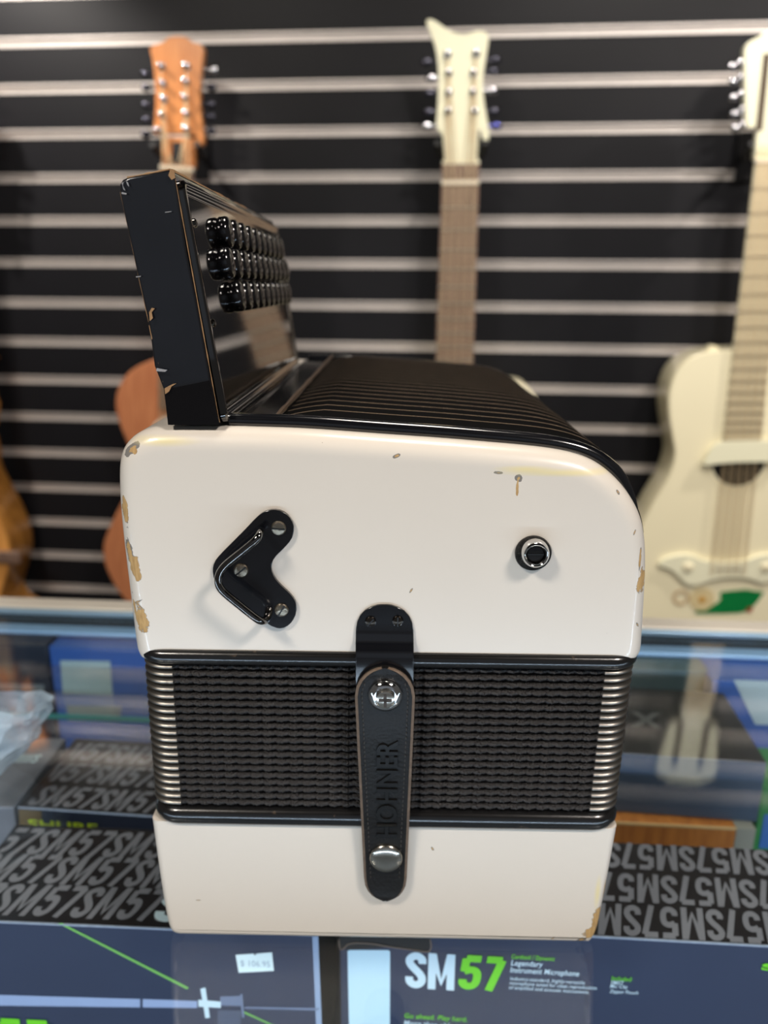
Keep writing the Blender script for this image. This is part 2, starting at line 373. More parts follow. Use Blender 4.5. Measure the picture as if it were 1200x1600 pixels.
print('ACC seam z', SEAM_Z, 'bass top', zb, 'bottom px z', zmin, 'half widths', min(p.x for p in uo), max(p.x for p in uo), 'top', max(p.y for p in uo))

# bellows frames and folds
def round_rect(x0, x1, y0, y1, r, nx=1, nc=6):
    pts = []
    for cx, cy, a in ((x0 + r, y0 + r, 180), (x1 - r, y0 + r, 270), (x1 - r, y1 - r, 0), (x0 + r, y1 - r, 90)):
        pts += [(cx + r * math.cos(R(a + 90 * i / nc)), cy + r * math.sin(R(a + 90 * i / nc))) for i in range(nc + 1)]
    return pts
def ring_frame(name, z0, z1, x0, x1, y0, y1, r, mt):
    h = (z1 - z0) / 2; zc = (z0 + z1) / 2; rings = []
    for k in range(9):
        a = -math.pi / 2 + math.pi * k / 8; ins = h * .8 * (1 - math.cos(a))
        rings.append([(p[0], p[1], zc + h * math.sin(a)) for p in round_rect(x0 + ins, x1 - ins, y0 + ins, y1 - ins, r - ins * .6)])
    return obj(name, loft(rings), mt, A, smooth=60)
tx0, tx1 = F(216, 1030, .004)[0], F(1000, 1032, .004)[0]
zt1, zt0 = F(600, 1021, -.002)[1], F(600, 1045, -.002)[1]
fr1 = ring_frame('bellows_frame', zt0, SEAM_Z + .001, tx0, tx1, -.0025, LEN + .0025, .012, BLACK_RIM)
bx0, bx1 = F(241, 1280, .004)[0], F(967, 1280, .004)[0]
zb1, zb0 = F(600, 1270, -.002)[1], F(600, 1291, -.002)[1]
fr2 = ring_frame('bellows_frame', zb - .0012, zb1, bx0, bx1, -.0025, LEN + .0025, .012, BLACK_RIM)
NF = 20; pit = (zt0 - zb1) / NF
print('bellows', zt0, zb1, 'pitch', pit, 'x', tx0, tx1, bx0, bx1)
def fold_vf(x0, x1, y0, y1, part):
    """one pleat of the bellows: a ridge running round the box; part 'cloth' full ring, or 'corner' a piece wrapping one corner"""
    base = round_rect(x0, x1, y0, y1, .010)
    path = []
    for i in range(len(base)):
        a = Vector(base[i]); b = Vector(base[(i + 1) % len(base)]); d = (b - a).length
        front = a.y < y0 + 1e-4 and b.y < y0 + 1e-4
        n = max(1, int(d / (.0007 if front else .02)))
        path += [(a.lerp(b, k / n), front) for k in range(n)]
    n = len(path); rings = [[] for _ in range(9)]
    for i, (p, front) in enumerate(path):
        t = (path[(i + 1) % n][0] - path[i - 1][0]).normalized(); nr = Vector((t.y, -t.x))
        dist = min(abs(p.x - x0), abs(p.x - x1)); fade = max(0, min(1, (dist - .0105) / .002)) if front else 0
        ph = p.x / .0056
        w = (abs(((ph) % 1) - .5) * 2)      # embossed braid
        for k in range(9):
            s = -1 + 2 * k / 8; bulge = -.0036 * (abs(s) ** 2.2)
            bulge += fade * .0010 * (math.sin(2 * math.pi * ph + s * 2.2) * .5 + .35 * math.sin(6 * math.pi * ph + s)) * (1 - s * s)
            q = p + nr * bulge
            rings[k].append((q.x, q.y, s * pit * .5 * (1 + fade * .06 * math.sin(2 * math.pi * ph))))
    return loft(rings, caps=False)
def corner_vf(x0, x1, y0, y1, sx, sy):
    base = []
    r = .010; lx = .0135
    cx = x0 + r if sx < 0 else x1 - r; cy = y0 + r if sy < 0 else y1 - r
    base.append((cx - sx * (lx - r) , y0 if sy < 0 else y1))
    base += [(cx + sx * r * math.sin(R(a)), cy + sy * r * math.cos(R(a))) for a in range(0, 91, 10)]
    base.append((x0 if sx < 0 else x1, cy - sy * (lx - r)))
    n = len(base); rings = [[] for _ in range(9)]
    for i, p in enumerate(base):
        p = Vector(p); nr = (p - Vector((cx, cy)))
        if i == 0: nr = Vector((0, sy))
        elif i == n - 1: nr = Vector((sx, 0))
        nr.normalize()
        for k in range(9):
            s = -1 + 2 * k / 8; q = p + nr * (.0006 - .0036 * abs(s) ** 2.2); rings[k].append((q.x, q.y, s * pit * .47))
    return loft(rings, cyclic=False, caps=False)
fx0a, fx1a = F(226, 1048, .006)[0], F(990, 1048, .006)[0]
fx0b, fx1b = F(244, 1268, .006)[0], F(962, 1268, .006)[0]
fx0, fx1 = (fx0a + fx0b) / 2, (fx1a + fx1b) / 2
print('folds', fx0a, fx1a, fx0b, fx1b)
me_fold = mesh('bellows_fold', fold_vf(fx0, fx1, 0, LEN, 0), CLOTH, 60)
CORNER = mat('nickel_corner', (150, 145, 138), .36, metal=1, var=.25, scale=120, bump=.05, bscale=300)
me_corner = {(sx, sy): mesh('corner_guard', corner_vf(fx0, fx1, 0, LEN, sx, sy), CORNER, 60) for sx in (-1, 1) for sy in (-1, 1)}
for k in range(NF):
    t = (k + .5) / NF
    fo = obj('bellows_fold', me_fold, None, A); fo.location = (((fx0b + fx1b) - (fx0a + fx1a)) / 2 * (t - .5), 0, zt0 - (k + .5) * pit)
    for key, me in me_corner.items(): c = obj('corner_guard', me, None, fo); c['label'] = 'nickel corner guard'
obj('bellows_core', box(fx0 + .008, fx1 - .008, .008, LEN - .008, zb1 - .004, zt0 + .004), HOLE, A)

# keyboard block (leaning up from the top)
KL = .225
KB = [(262, 664), (257, 600), (242, 575), (233, 510), (213, 420), (193, 330), (187, 300), (187, 288), (191, 281), (200, 277), (266, 263), (271, 266), (273, 272), (290, 397), (313, 497), (327, 590), (344, 664)]
KB = [(262, 664), (255, 608), (241, 572), (232, 505), (212, 418), (193, 330), (187, 300), (187, 288), (191, 281), (199, 277), (266, 264), (271, 267), (273, 274), (292, 397), (312, 497), (328, 590), (344, 664)]
kb = px_poly(KB, .003)
kbo = obj('keyboard', prism(kb, .003, KL), BLACK_WOOD, A, smooth=30, bevel=.0012)
# worn bare edges of the keyboard block
def edge_strip(name, a, b, r, mt, par, n=10):
    pts = [a.lerp(b, i / n) for i in range(n + 1)]
    return obj(name, tube(pts, [r * (.5 + random.random()) for _ in pts], 6), mt, par)
def k3(px, py, y): x, z = F(px, py, y); return Vector((x, y, z))
edge_strip('worn_edge', k3(188, 300, .0034), k3(232, 503, .0034), .00018, BARE_WOOD, kbo)
edge_strip('worn_edge', k3(233, 508, .0034), k3(257, 606, .0034), .0003, BARE_WOOD, kbo)
edge_strip('worn_edge', k3(199, 277.5, .0034), k3(266, 264.5, .0034), .0003, BARE_WOOD, kbo)
edge_strip('worn_edge', k3(274, 280, .0034), k3(343, 660, .0034), .00018, BARE_WOOD, kbo, 24)
c0 = k3(269, 268, .004)
edge_strip('worn_edge', c0, Vector((c0.x - .0006, KL - .004, c0.z)), .0007, BARE_WOOD, kbo, 26)
blot = [(257, 607), (262, 604), (270, 600), (276, 599), (268, 604), (264, 612), (258, 616)]
obj('worn_patch', flat(px_poly(blot, .0017), .0017), BARE_WOOD, kbo)
blot = [(266, 264), (272, 266), (274, 278), (268, 281), (263, 274)]
obj('worn_patch', flat(px_poly(blot, .0017), .0017), BARE_WOOD, kbo)
blot = [(233, 488), (237, 481), (242, 482), (237, 488), (239, 497), (234, 502)]
obj('worn_patch', flat(px_poly(blot, .0017), .0017), BARE_WOOD, kbo)
for sc in ([(190, 286), (193, 284), (192, 290), (196, 298), (193, 296)], [(197, 283), (200, 285), (202, 292), (199, 289)], [(190, 300), (198, 302), (197, 304), (190, 303)], [(212, 432), (220, 431), (220, 432.5), (213, 433.5)], [(258, 331 - 0), (268, 330), (268, 331), (258, 332.5)], [(245, 575), (262, 578), (258, 581), (244, 580)]):
    obj('scuff_mark', flat(px_poly(sc, .0017), .0017), mat('grey_scuff', (150, 150, 152), .5, var=.4, scale=600), kbo)
obj('heel_block', prism(px_poly([(262.5, 664), (256.5, 609), (326, 595), (343, 664)], .0022), .0022, .02), mat('dull_black_paint', (13, 11, 12), .4, spec=.15, var=.2, bump=.05), kbo)
# plate on the playing side
pb, pt = Vector(F(347, 662, .004)), Vector(F(275, 280, .004))
up = (pt - pb); PLEN = up.length; up.normalize(); outw = Vector((-up.y, up.x)) * -1      # towards +x
if outw.x < 0: outw = -outw
def plate_pt(s, y, h): p = pb + up * s + outw * h; return (p.x, y, p.y)
TH = .0024
sec = [(0, 0), (TH * .7, 0), (TH, .001), (TH, .0022), (TH * .72, .0032), (TH * .72, .0050), (TH * .78, .006)]
def plate_vf(off):
    ins = [(0, 0), (0, TH * .7), (.0008, TH), (.0022, TH), (.0034, TH * .8), (.0046, TH * .62), (.0052, TH * .62)]
    rings = []
    for i, h in ins:
        rings.append([plate_pt(s, y, h) for s, y in round_rect(i, PLEN - i, .004 + i, KL - i, .004 - min(i, .003))])
    return loft(rings)
obj('key_plate', plate_vf(0), mat('black_mirror_enamel', (9, 8, 8), .03, spec=.9, coat=1.0, var=.1, bump=.008, bscale=40), A, smooth=40)
# buttons
BT = mat('black_button_plastic', (14, 13, 15), .13, spec=.6, coat=.5, var=.1)
def button_vf():
    prof = [(.0054, .0010), (.0056, .0018), (.0060, .0024), (.0060, .0046), (.0057, .0056), (.0047, .0063), (.0026, .0067), (.0003, .0068)]
    n = 20; rings = []
    for r, h in prof:
        r *= 1.06
        rings.append([])
        for i in range(n):
            a = 2 * math.pi * i / n; q = up * (r * math.cos(a)) + outw * h
            rings[-1].append((q.x, r * math.sin(a), q.y))
    return loft(rings)
me_btn = mesh('button', button_vf(), BT, 50)
for rowpx, y0, n in (((294, 350), .054, 10), ((306, 407), .0455, 11), ((320, 467), .056, 10)):
    s = (Vector(F(rowpx[0], rowpx[1], .004)) - pb).dot(up)
    for i in range(n):
        b_ = obj('button', me_btn, None, A); p = plate_pt(s, y0 + i * .0166, 0); b_.location = p
# little screws on the plate
for px, py in ((300, 345), (338, 505)):
    s = (Vector(F(px, py, .004)) - pb).dot(up)
    v = lathe([(.0016, 0), (.0016, -.0006), (.0010, -.0011), (.0002, -.0012)], 12)
    v = xf(v, lambda q: Vector(plate_pt(s + q.z, .012 + q.x, TH * .62 - q.y)))
    obj('screw', v, STEEL, A)

# top: deck strip, grille with louvers, rim
ztop = lambda px, py: F(px, py, .008)[1]
def top_profile():
    pts = [p for p in uo]
    # the part of the outline from x>=deck start over the shoulder
    i0 = min(range(len(pts)), key=lambda i: abs(pts[i].x - F(352, 665, .008)[0]) + abs(pts[i].y - F(352, 665, .008)[1]))
    i1 = min(range(len(pts)), key=lambda i: abs(pts[i].x - F(1006, 836, .008)[0]) + abs(pts[i].y - F(1006, 836, .008)[1]))
    return pts[i0:i1 + 1]
tp = top_profile()
def nrm2(pts, i):
    t = (pts[min(i + 1, len(pts) - 1)] - pts[max(i - 1, 0)]).normalized(); k = Vector((-t.y, t.x))
    return k if k.y > -.2 and (k.y > 0 or k.x > 0) else -k
def offs(pts, d): return [pts[i] + nrm2(pts, i) * d for i in range(len(pts))]
nr_ = len(tp)
rim = [tp[i] + nrm2(tp, i) * (.0016 - .0050 * max(0, (i - nr_ + 14) / 13.) ** 1.5) for i in range(nr_)]
rim_r = [.0030 - .0014 * max(0, (i - nr_ + 14) / 13.) for i in range(nr_)]
obj('grille_rim', tube([(p.x, .0108, p.y) for p in rim], rim_r, 10), BLACK_GLOSS, A, smooth=60)
obj('grille_rim', tube([(p.x, LEN - .0108, p.y) for p in rim], rim_r, 10), BLACK_GLOSS, A, smooth=60)
gx = F(432, 655, .012)[0]
gi = min(range(len(tp)), key=lambda i: abs(tp[i].x - gx)); gp = tp[gi:]; gp[0] = Vector((gx, gp[0].y))
dk = tp[:gi] + [gp[0]]
lo, hi = offs(dk, .0003), offs(dk, .0016)
obj('deck_panel', loft([[(p.x, y, p.y) for p in lo] + [(p.x, y, p.y) for p in reversed(hi)] for y in (.0105, LEN - .0105)]), mat('black_deck_enamel', (7, 7, 8), .07, spec=.1, var=.2), A)
g0 = gp[0]
obj('grille_border', tube([(g0.x, .013 + (LEN - .026) * i / 30, g0.y + .0034) for i in range(31)], [.0011 * (.8 + .4 * random.random()) for _ in range(31)], 6), WORN_EDGE, A)
lo, hi = offs(gp, .0003), offs(gp, .0010)
obj('grille', loft([[(p.x, y, p.y) for p in lo] + [(p.x, y, p.y) for p in reversed(hi)] for y in (.0105, LEN - .0105)]), mat('black_grille_paint', (9, 9, 9), .5, spec=.1, var=.2), A)
NL = 19; lp = (LEN - .030) / NL
def louver_vf():
    secs = [(0, .0009), (lp * .2, .0013), (lp * .74, .0042), (lp * .82, .0046), (lp * .88, .0046), (lp * .93, .0041), (lp * .97, .0010)]
    m = len(gp); rings = []
    for yy, h in secs:
        rings.append([])
        for i in range(m):
            f = min(1, i / 4, (m - 1 - i) / 5); hh = .0009 + (h - .0009) * f
            q = gp[i] + nrm2(gp, i) * hh; rings[-1].append((q.x, yy, q.y))
    v, f = loft(rings, cyclic=False, caps=False)
    mi = []
    for k in range(len(secs) - 1): mi += [1 if k == 3 else 0] * (m - 1)
    return v, f, mi
lv, lf, lmi = louver_vf()
me_lv = mesh('louver', (lv, lf), [mat('black_louver_paint', (7, 7, 7), .6, spec=.06, var=.2, bump=.06, bscale=200), mat('rubbed_louver_edge', (150, 128, 106), .5, var=.5, scale=120)], 30, lmi)
for k in range(NL):
    o = obj('louver', me_lv, None, A); o.location.y = .0150 + k * lp

# hook bracket
SC7 = 1 / 7.275
BR = [(780, 112), (880, 130), (960, 190), (1010, 280), (1015, 370), (985, 460), (900, 555), (820, 630), (770, 700), (755, 790), (790, 890), (870, 980), (960, 1060), (1025, 1140), (1048, 1230), (1030, 1330), (970, 1420), (880, 1468), (780, 1450), (700, 1400), (600, 1330), (420, 1210), (250, 1080), (150, 990), (105, 900), (90, 800), (110, 710), (170, 630), (300, 500), (450, 350), (600, 190), (680, 135)]
brp = [Vector(F(320 + a * SC7, 780 + b * SC7, -.001)) for a, b in BR]
brp = smooth_line(brp, 1, True)
br = obj('hook_plate', prism([(p.x, p.y) for p in brp], -.0016, .0002), BLACK_GLOSS, A, bevel=.0005)
def screw(px, py, r, y, par, slot=0, mt=STEEL):
    x, z = F(px, py, y)
    o = obj('screw', at(lathe([(r, 0), (r, -.0003), (r * .85, -.0009), (r * .5, -.0012), (r * .02, -.0013)], 20), x, y, z), mt, par)
    a = R(slot); sl = box(-r * .88, r * .88, -.00135, -.0009, -r * .1, r * .1)
    sl = xf(sl, lambda q: Vector((x + q.x * math.cos(a) - q.z * math.sin(a), y + q.y, z + q.x * math.sin(a) + q.z * math.cos(a))))
    obj('screw_slot', sl, HOLE, o); return o
SCREW = mat('aged_screw_steel', (150, 140, 124), .3, metal=1, var=.3, scale=400, bump=.3, bscale=900)
screw(435.5, 825, .0029, -.0016, br, -4, SCREW); screw(377, 891, .0029, -.0016, br, 40, SCREW); screw(440, 953, .0029, -.0016, br, 60, SCREW)
hk = [(640, 345, -.003), (630, 380, -.0085), (600, 450, -.0105), (470, 560, -.0105), (350, 655, -.0105), (245, 740, -.0105), (185, 810, -.0105), (155, 880, -.0105), (150, 950, -.0105), (180, 1020, -.0105), (240, 1080, -.0105), (350, 1170, -.0105), (480, 1275, -.0105), (590, 1360, -.0105), (635, 1385, -.0100), (690, 1385, -.0065), (720, 1320, -.0030), (735, 1240, -.001)]
hp = []
for a, b, y in hk:
    x, z = F(320 + a * SC7, 780 + b * SC7, y); hp.append((x, y, z))
hp = smooth_line(hp, 2)
obj('wire_hook', tube(hp, [.00155 if i > 9 else .0012 + .00004 * i for i in range(len(hp))], 10), mat('dark_chrome_wire', (112, 110, 108), .08, metal=1, var=.1), A, smooth=80)

# air valve socket on the right
x, z = F(834, 866, -.002)
vs = obj('valve_washer', at(lathe([(.0070, .0002), (.0071, -.0010), (.0068, -.0016), (.0050, -.0018), (.0002, -.0018)], 40), x, 0, z), mat('pitted_black_metal', (38, 36, 34), .35, metal=.6, var=.5, scale=800, bump=1.0, bscale=1600), A, smooth=40)
x2, z2 = F(838, 868, -.006)
obj('valve_collar', at(lathe([(.0056, -.0012), (.0056, -.0028), (.0053, -.0046), (.0050, -.0058), (.0044, -.0064), (.0039, -.0062), (.0037, -.0050), (.0036, -.0030), (.0001, -.0030)], 40), x2, 0, z2), CHROME, vs, smooth=60)
obj('valve_screw', at(lathe([(.0035, -.0028), (.0035, -.0040), (.0030, -.0046), (.0001, -.0047)], 24), x2, 0, z2), mat('dark_screw', (40, 38, 37), .35, metal=.8), vs)
obj('screw_slot', box(x2 - .0031, x2 + .0031, -.0049, -.0046, z2 - .00025, z2 + .00025), HOLE, vs)

# bellows closing strap: metal tab, leather strap, studs
tab_rows = []
cxp = 601
for py, hw in ((945, 3), (946, 12), (949, 22), (954, 31), (962, 38.5), (972, 43), (984, 45), (1000, 45.3), (1010, 45.5), (1020, 45.6), (1030, 45.7), (1045, 45.8), (1060, 45.9), (1085, 44), (1110, 40)):
    y = -.0012 if py < 998 else max(-.0052, -.0012 - (py - 998) * .00016)
    (xa, z), (xb, _) = F(cxp - hw, py, y), F(cxp + hw, py, y); tab_rows.append((xa, xb, y, z))
tr = [[(xa, y, z), (xb, y, z), (xb, y + .0012, z), (xa, y + .0012, z)] for xa, xb, y, z in tab_rows]
tb = obj('strap_tab', loft(tr), BLACK_GLOSS, A, smooth=40, bevel=.0003)
SCREWB = mat('black_screw', (58, 52, 46), .25, metal=.9, var=.4, scale=500)
screw(579, 971, .0022, -.0013, tb, 50, SCREWB); screw(621.5, 970, .0022, -.0013, tb, 90, SCREWB)
st_rows = []
def strap_half(py):
    if py < 1088: d = 1088 - py; return max(2, 47 * math.sqrt(max(0, 1 - (d / 44.) ** 2)))
    if py > 1372: d = py - 1372; return max(2, 33.5 * math.sqrt(max(0, 1 - (d / 36.) ** 2)))
    return 47 + (33.5 - 47) * (py - 1088) / 284.
pys = [1044.3, 1046, 1050, 1056, 1064, 1074, 1088] + list(range(1100, 1372, 12)) + [1372, 1384, 1393, 1400, 1404.5, 1407, 1407.8]
def strap_y(py): return -.0085 + (.0040) * max(0, min(1, (py - 1150) / 200.)) + (.0008 if py > 1290 else 0)
for py in pys:
    y = strap_y(py); c = 601.5 + (py - 1088) * .002; hw = strap_half(py)
    (xa, z), (xb, _) = F(c - hw, py, y), F(c + hw, py, y); st_rows.append((xa, xb, y, z))
def strap_vf():
    rings = []
    for xa, xb, y, z in st_rows:
        e = min(.0011, (xb - xa) * .2)
        rings.append([(xa, y + .0014, z), (xa, y + .0003, z), (xa + e, y - .0003, z), (xa + e * 1.6, y, z), (xb - e * 1.6, y, z), (xb - e, y - .0003, z), (xb, y + .0003, z), (xb, y + .0014, z), (xb, y + .0030, z), (xa, y + .0030, z)])
    v, f = loft(rings)
    mi = []
    for k in range(len(rings) - 1): mi += [1, 1, 0, 0, 0, 1, 1, 0, 0, 0]
    return v, f, mi + [0, 0]
sv, sf, smi = strap_vf()
sp = obj('bellows_strap', (sv, sf), [LEATHER, LEATHER_EDGE], A, smooth=35, mi=smi)
sp['label'] = 'black leather strap embossed with maker name'
stv = []
for side in (-1, 1):
    for k in range(44):
        py = 1070 + k * 7; hw = strap_half(py) - 11
        y = strap_y(py) - .0004; x, z = F(601.5 + side * hw, py, y); stv.append(at(box(-.0002, .0002, 0, .0004, -.00055, .00055), x, y, z))
tag(obj('stitching', join(*stv), mat('grey_thread', (52, 48, 44), .7), sp), kind='stuff')
y = -.0063
(xa, za), (xb, zb_) = F(588, 1310, y), F(622, 1152, y)
tw, th = za and (zb_ - za), (xb - xa)
tv = text_vf('HOHNER', zb_ - za, xb - xa, 0, .015)
lett = []
tilt_y = lambda zz: strap_y(1310 + (1152 - 1310) * (zz - za) / (zb_ - za))
v1 = [(xb - p[1], tilt_y(za + p[0]) - .0005, za + p[0]) for p in tv[0]]
o = obj('embossed_lettering', (v1, tv[1]), mat('embossed_leather', (17, 17, 17), .28, spec=.6, var=.1), sp, smooth=0)
sd = o.modifiers.new('depth', 'SOLIDIFY'); sd.thickness = .0007; sd.offset = 0
x, z = F(602, 1089, -.010)
s1 = obj('strap_stud', at(lathe([(.0068, .0002), (.0069, -.0006), (.0066, -.0014), (.0048, -.0026), (.0045, -.0026), (.0043, -.0020), (.0002, -.0018)], 40), x, -.0085, z), CHROME, sp, smooth=40)
post = obj('stud_post', at(lathe([(.0037, -.001), (.0039, -.0030), (.0038, -.0036), (.0032, -.0039), (.0002, -.0038)], 28), x, -.0085, z - .0002), NICKEL, s1, smooth=40)
obj('cross_recess', join(box(x - .0006, x + .0006, -.0126, -.01225, z - .0032, z + .0024), box(x - .0026, x + .0026, -.0126, -.01225, z - .0008, z + .0004)), mat('brown_recess', (56, 46, 38), .4, metal=.6), s1)
x, z = F(603, 1347, -.007)
obj('snap_cap', at(lathe([(.0067, .0006), (.0072, -.0002), (.0071, -.0010), (.0064, -.0016), (.0045, -.0021), (.002, -.0023), (.0001, -.0023)], 40), x, -.0042, z), NICKEL, sp, smooth=60)

# ------------------------------------------------------------------ counter
CF = Frame((0, 0, 1.0), R(-3.6))
CT = thing('display_counter', 'glass-topped shop display counter with aluminium rear rail under the accordion', 'counter', Frame((0, 0, 0), R(-3.6)))
GLASS = thin_glass('clear_counter_glass', (.96, .985, .98))
SHELFZ = .853
BOXZ = SHELFZ + .0003
ALU_W = mat('pale_aluminium_rail', (228, 222, 210), .42, metal=.25, var=.03, scale=20)
ALU_B = mat('brushed_alu_bar', (160, 194, 220), .3, metal=.5, var=.05, scale=20)
DARK_CH = mat('dark_rail_channel', (13, 14, 16), .6, metal=.0, var=.1)
GREY_CH = mat('grey_rail_channel', (66, 66, 66), .6, metal=.0, var=.1)
yr0 = CF.hitz(600, 966, .006)[1]; yr1 = CF.hitz(600, 951, .006)[1]
obj('glass_top', box(-.95, .95, -.02, yr0 - .0068, .992, 1.0), GLASS, CT, smooth=0)
obj('rear_rail', box(-.97, .97, yr0, yr1, .9872, 1.006), ALU_W, CT, bevel=.0015)
yb0 = CF.hitz(600, 1011, -.012)[1]; yb1 = CF.hitz(600, 997, -.012)[1]; yb2 = CF.hitz(600, 987, -.012)[1]
obj('rail_lip', box(-.96, .96, yr0 - .006, yr0 - .0005, 1.0002, 1.0048), ALU_B, CT, bevel=.001)
obj('rail_channel', join(box(-.95, .95, yb2, yr0 - .0065, .9872, .9900), box(-.95, .95, yr0 - .0064, yr0 - .0003, .9872, 1.0000)), DARK_CH, CT)
obj('rail_channel', box(-.95, .95, yb1, yb2 - .0002, .9872, .9896), GREY_CH, CT)
obj('rail_bar', box(-.95, .95, yb0, yb1 - .0003, .9872, .9915), mat('pale_blue_rail_bar', (160, 198, 240), .35, metal=.2, var=.04), CT, bevel=.002)
obj('rear_panel', box(-.95, .95, yr1 - .005, yr1 - .0005, .20, .9871), mat('dark_teal_panel', (66, 80, 92), .3, var=.1), CT)
obj('inner_shelf', box(-.95, .95, .0, .650, SHELFZ - .016, SHELFZ), mat('grey_shelf_board', (70, 72, 76), .5), CT)
obj('base_cabinet', box(-.97, .97, -.02, .66, 0, .20), mat('black_laminate', (22, 22, 24), .4), CT, bevel=.003)
obj('front_pane', box(-.95, .95, -.02, -.013, .2, .992), GLASS, CT, smooth=0)
for sx in (-1, 1):
    obj('side_pane', box(sx * .955 - .003, sx * .955 + .003, -.01, .65, .2, .991), GLASS, CT, smooth=0)
    for yy in (-.02, .63): obj('corner_post', box(sx * .965 - .01, sx * .965 + .01, yy, yy + .02, .2, .99), ALU, CT, bevel=.002)
TEAL = mat('teal_glass_edge', (60, 150, 145), .15, spec=.6, var=.08)
gs = obj('glass_shelf', box(-.95, -.08, .5505, .585, .9395, .9435), GLASS, CT, smooth=0)
obj('shelf_edge', box(-.95, -.08, .5485, .5502, .9395, .9435), TEAL, gs)
for xx in (-.93, -.62, -.12):
    obj('shelf_bracket', box(xx - .003, xx + .003, .552, .582, SHELFZ, .9394), DARK_CH, CT)

# ------------------------------------------------------------------ boxes under the glass
CARD = mat('dark_printed_card', (37, 34, 36), .3, spec=.5, coat=.25, var=.08, scale=30)
CARD_F = mat('cool_lit_card', (50, 58, 80), .28, spec=.5, coat=.3, var=.1, scale=20)  # carton fronts, cool daylight and haze of the case tinted into the colour
INK_GREY = mat('grey_print', (124, 124, 132), .4, var=.05)
INK_PALE = mat('pale_print', (206, 226, 236), .45, var=.02)
INK_GREEN = mat('green_print', (112, 205, 40), .45, var=.04)
EDGE = mat('pale_card_edge', (150, 160, 178), .5, var=.3, scale=200)  # fold line drawn paler than the card faces
BROWN = mat('brown_cardboard', (150, 98, 48), .7, var=.12, scale=40)

def mic_box(name, label, pl, pr, ztop, depth, height, zbot, group=None, mt=None, ext_l=0, ext_r=0):
    """carton whose top front edge runs through pixels pl -> pr (on the plane ztop below the glass)"""
    g = Frame((0, 0, 1.0), 0)
    a = Vector(g.hitz(*pl, ztop - 1.0)); b = Vector(g.hitz(*pr, ztop - 1.0)); d = (b - a); yaw = math.atan2(d.y, d.x); w = d.length
    a = a - d.normalized() * ext_l; w += ext_l + ext_r
    fr = Frame((a.x, a.y, zbot), yaw)
    t = thing(name, label, 'box', fr, group)
    h = ztop - zbot
    obj('carton', box(0, w, 0, depth, 0, h), mt or [CARD, CARD_F], t, bevel=.0008, mi=None if mt else [0, 0, 1, 0, 0, 0])
    if not mt: obj('fold_edge', box(.0004, w - .0004, -.0004, .0005, h - .0006, h + .0002), EDGE, t)
    return t, fr, w, h
def rows(t, w, h, ys, hh, flip, start, period, mt=INK_GREY, xmin=.002, xmax=None, shear=.3):
    n = max(1, int((w + period) / period) + 1)
    word = period * 1.0
    for (y, s0) in zip(ys, start):
        parts = []
        for k in range(n):
            x = s0 + k * period
            v, f = heavy_vf('SM57', word, hh, shear)
            if flip: v = [(x + word - p[0], y + hh - p[1], h + .0003 + p[2]) for p in v]
            else: v = [(x + p[0], y + p[1], h + .0003 + p[2]) for p in v]
            # keep whole letters inside the carton top
            keep = [q for q in f if all(xmin < v[i][0] < (xmax or w - .002) for i in q)]
            if keep: parts.append((v, keep))
        if parts: obj('lettering', join(*parts), mt, t, smooth=0)

# front left box
b1, f1, w1, h1 = mic_box('microphone_box', 'dark microphone box under the glass with price sticker and green line', (0, 1440), (498, 1461), .970, .074, 0, BOXZ, 'microphone cartons', ext_l=.03)
def fpoly(fr, pts, y=-.0003): return flat([fr.hit(a, b, y) for a, b in pts], y)
def tops(fr, px, py, h): return fr.hitz(px, py, h)
per = f1.hitz(245, 1385, h1)[0] - f1.hitz(108, 1380, h1)[0]
ya, yb_ = f1.hitz(120, 1438, h1)[1], f1.hitz(120, 1386, h1)[1]; yc = f1.hitz(120, 1341, h1)[1]
xr = [f1.hitz(108, 1410, h1)[0], f1.hitz(60, 1360, h1)[0], f1.hitz(32, 1318, h1)[0]]
per = (f1.hitz(240, 1430, h1)[0] - f1.hitz(106, 1430, h1)[0])
xw = f1.hitz(238, 1430, h1)[0]
rows(b1, w1, h1, [ya + .001], .0222, False, [xw - per * 4], per, xmax=xw + .007)
rows(b1, w1, h1, [yb_ + .001, yc + .001], .0222, False, [f1.hitz(62, 1380, h1)[0] - per * 2, f1.hitz(38, 1330, h1)[0] - per * 2], per)
v = heavy_vf('SM57', .062, .0215, .0, .1)
obj('white_lettering', (at(v, xw + .001, ya + .001, h1 + .0004)), INK_PALE, b1, smooth=0)
fp = lambda pts, m, n='printed_shape', y=-.0003: obj(n, fpoly(f1, pts, y), m, b1, smooth=0)
INK_LINE = mat('leaf_green_print', (122, 184, 92), .4)
fp([(91, 1443), (96, 1442), (295, 1543), (292, 1546)], INK_LINE)
fp([(376, 1581), (381, 1580), (440, 1607), (434, 1607)], INK_LINE)
MICP = mat('printed_silver', (150, 166, 200), .4, var=.08)
fp([(-20, 1554), (219, 1561), (219, 1574), (-20, 1571)], MICP, 'printed_microphone')
fp([(223, 1561), (308, 1564), (308, 1575), (223, 1574)], MICP, 'printed_microphone')
fp([(313, 1545), (321, 1543), (328, 1590), (321, 1591)], INK_PALE, 'printed_connector')
fp([(310, 1562), (345, 1565), (345, 1575), (310, 1573)], INK_PALE, 'printed_connector', -.0005)
GREYP = mat('printed_grey', (112, 124, 150), .4)
fp([(344, 1557), (378, 1556), (380, 1572), (344, 1571)], GREYP, 'printed_plug')
fp([(340, 1578), (376, 1579), (376, 1606), (340, 1606)], mat('printed_dark_grey', (76, 86, 108), .4), 'printed_plug')
fp([(375, 1553), (379, 1553), (382, 1590), (378, 1590)], GREYP, 'printed_plug', -.0005)
fp([(383, 1573), (498, 1575), (498, 1579), (383, 1576)], GREYP, 'printed_cable')
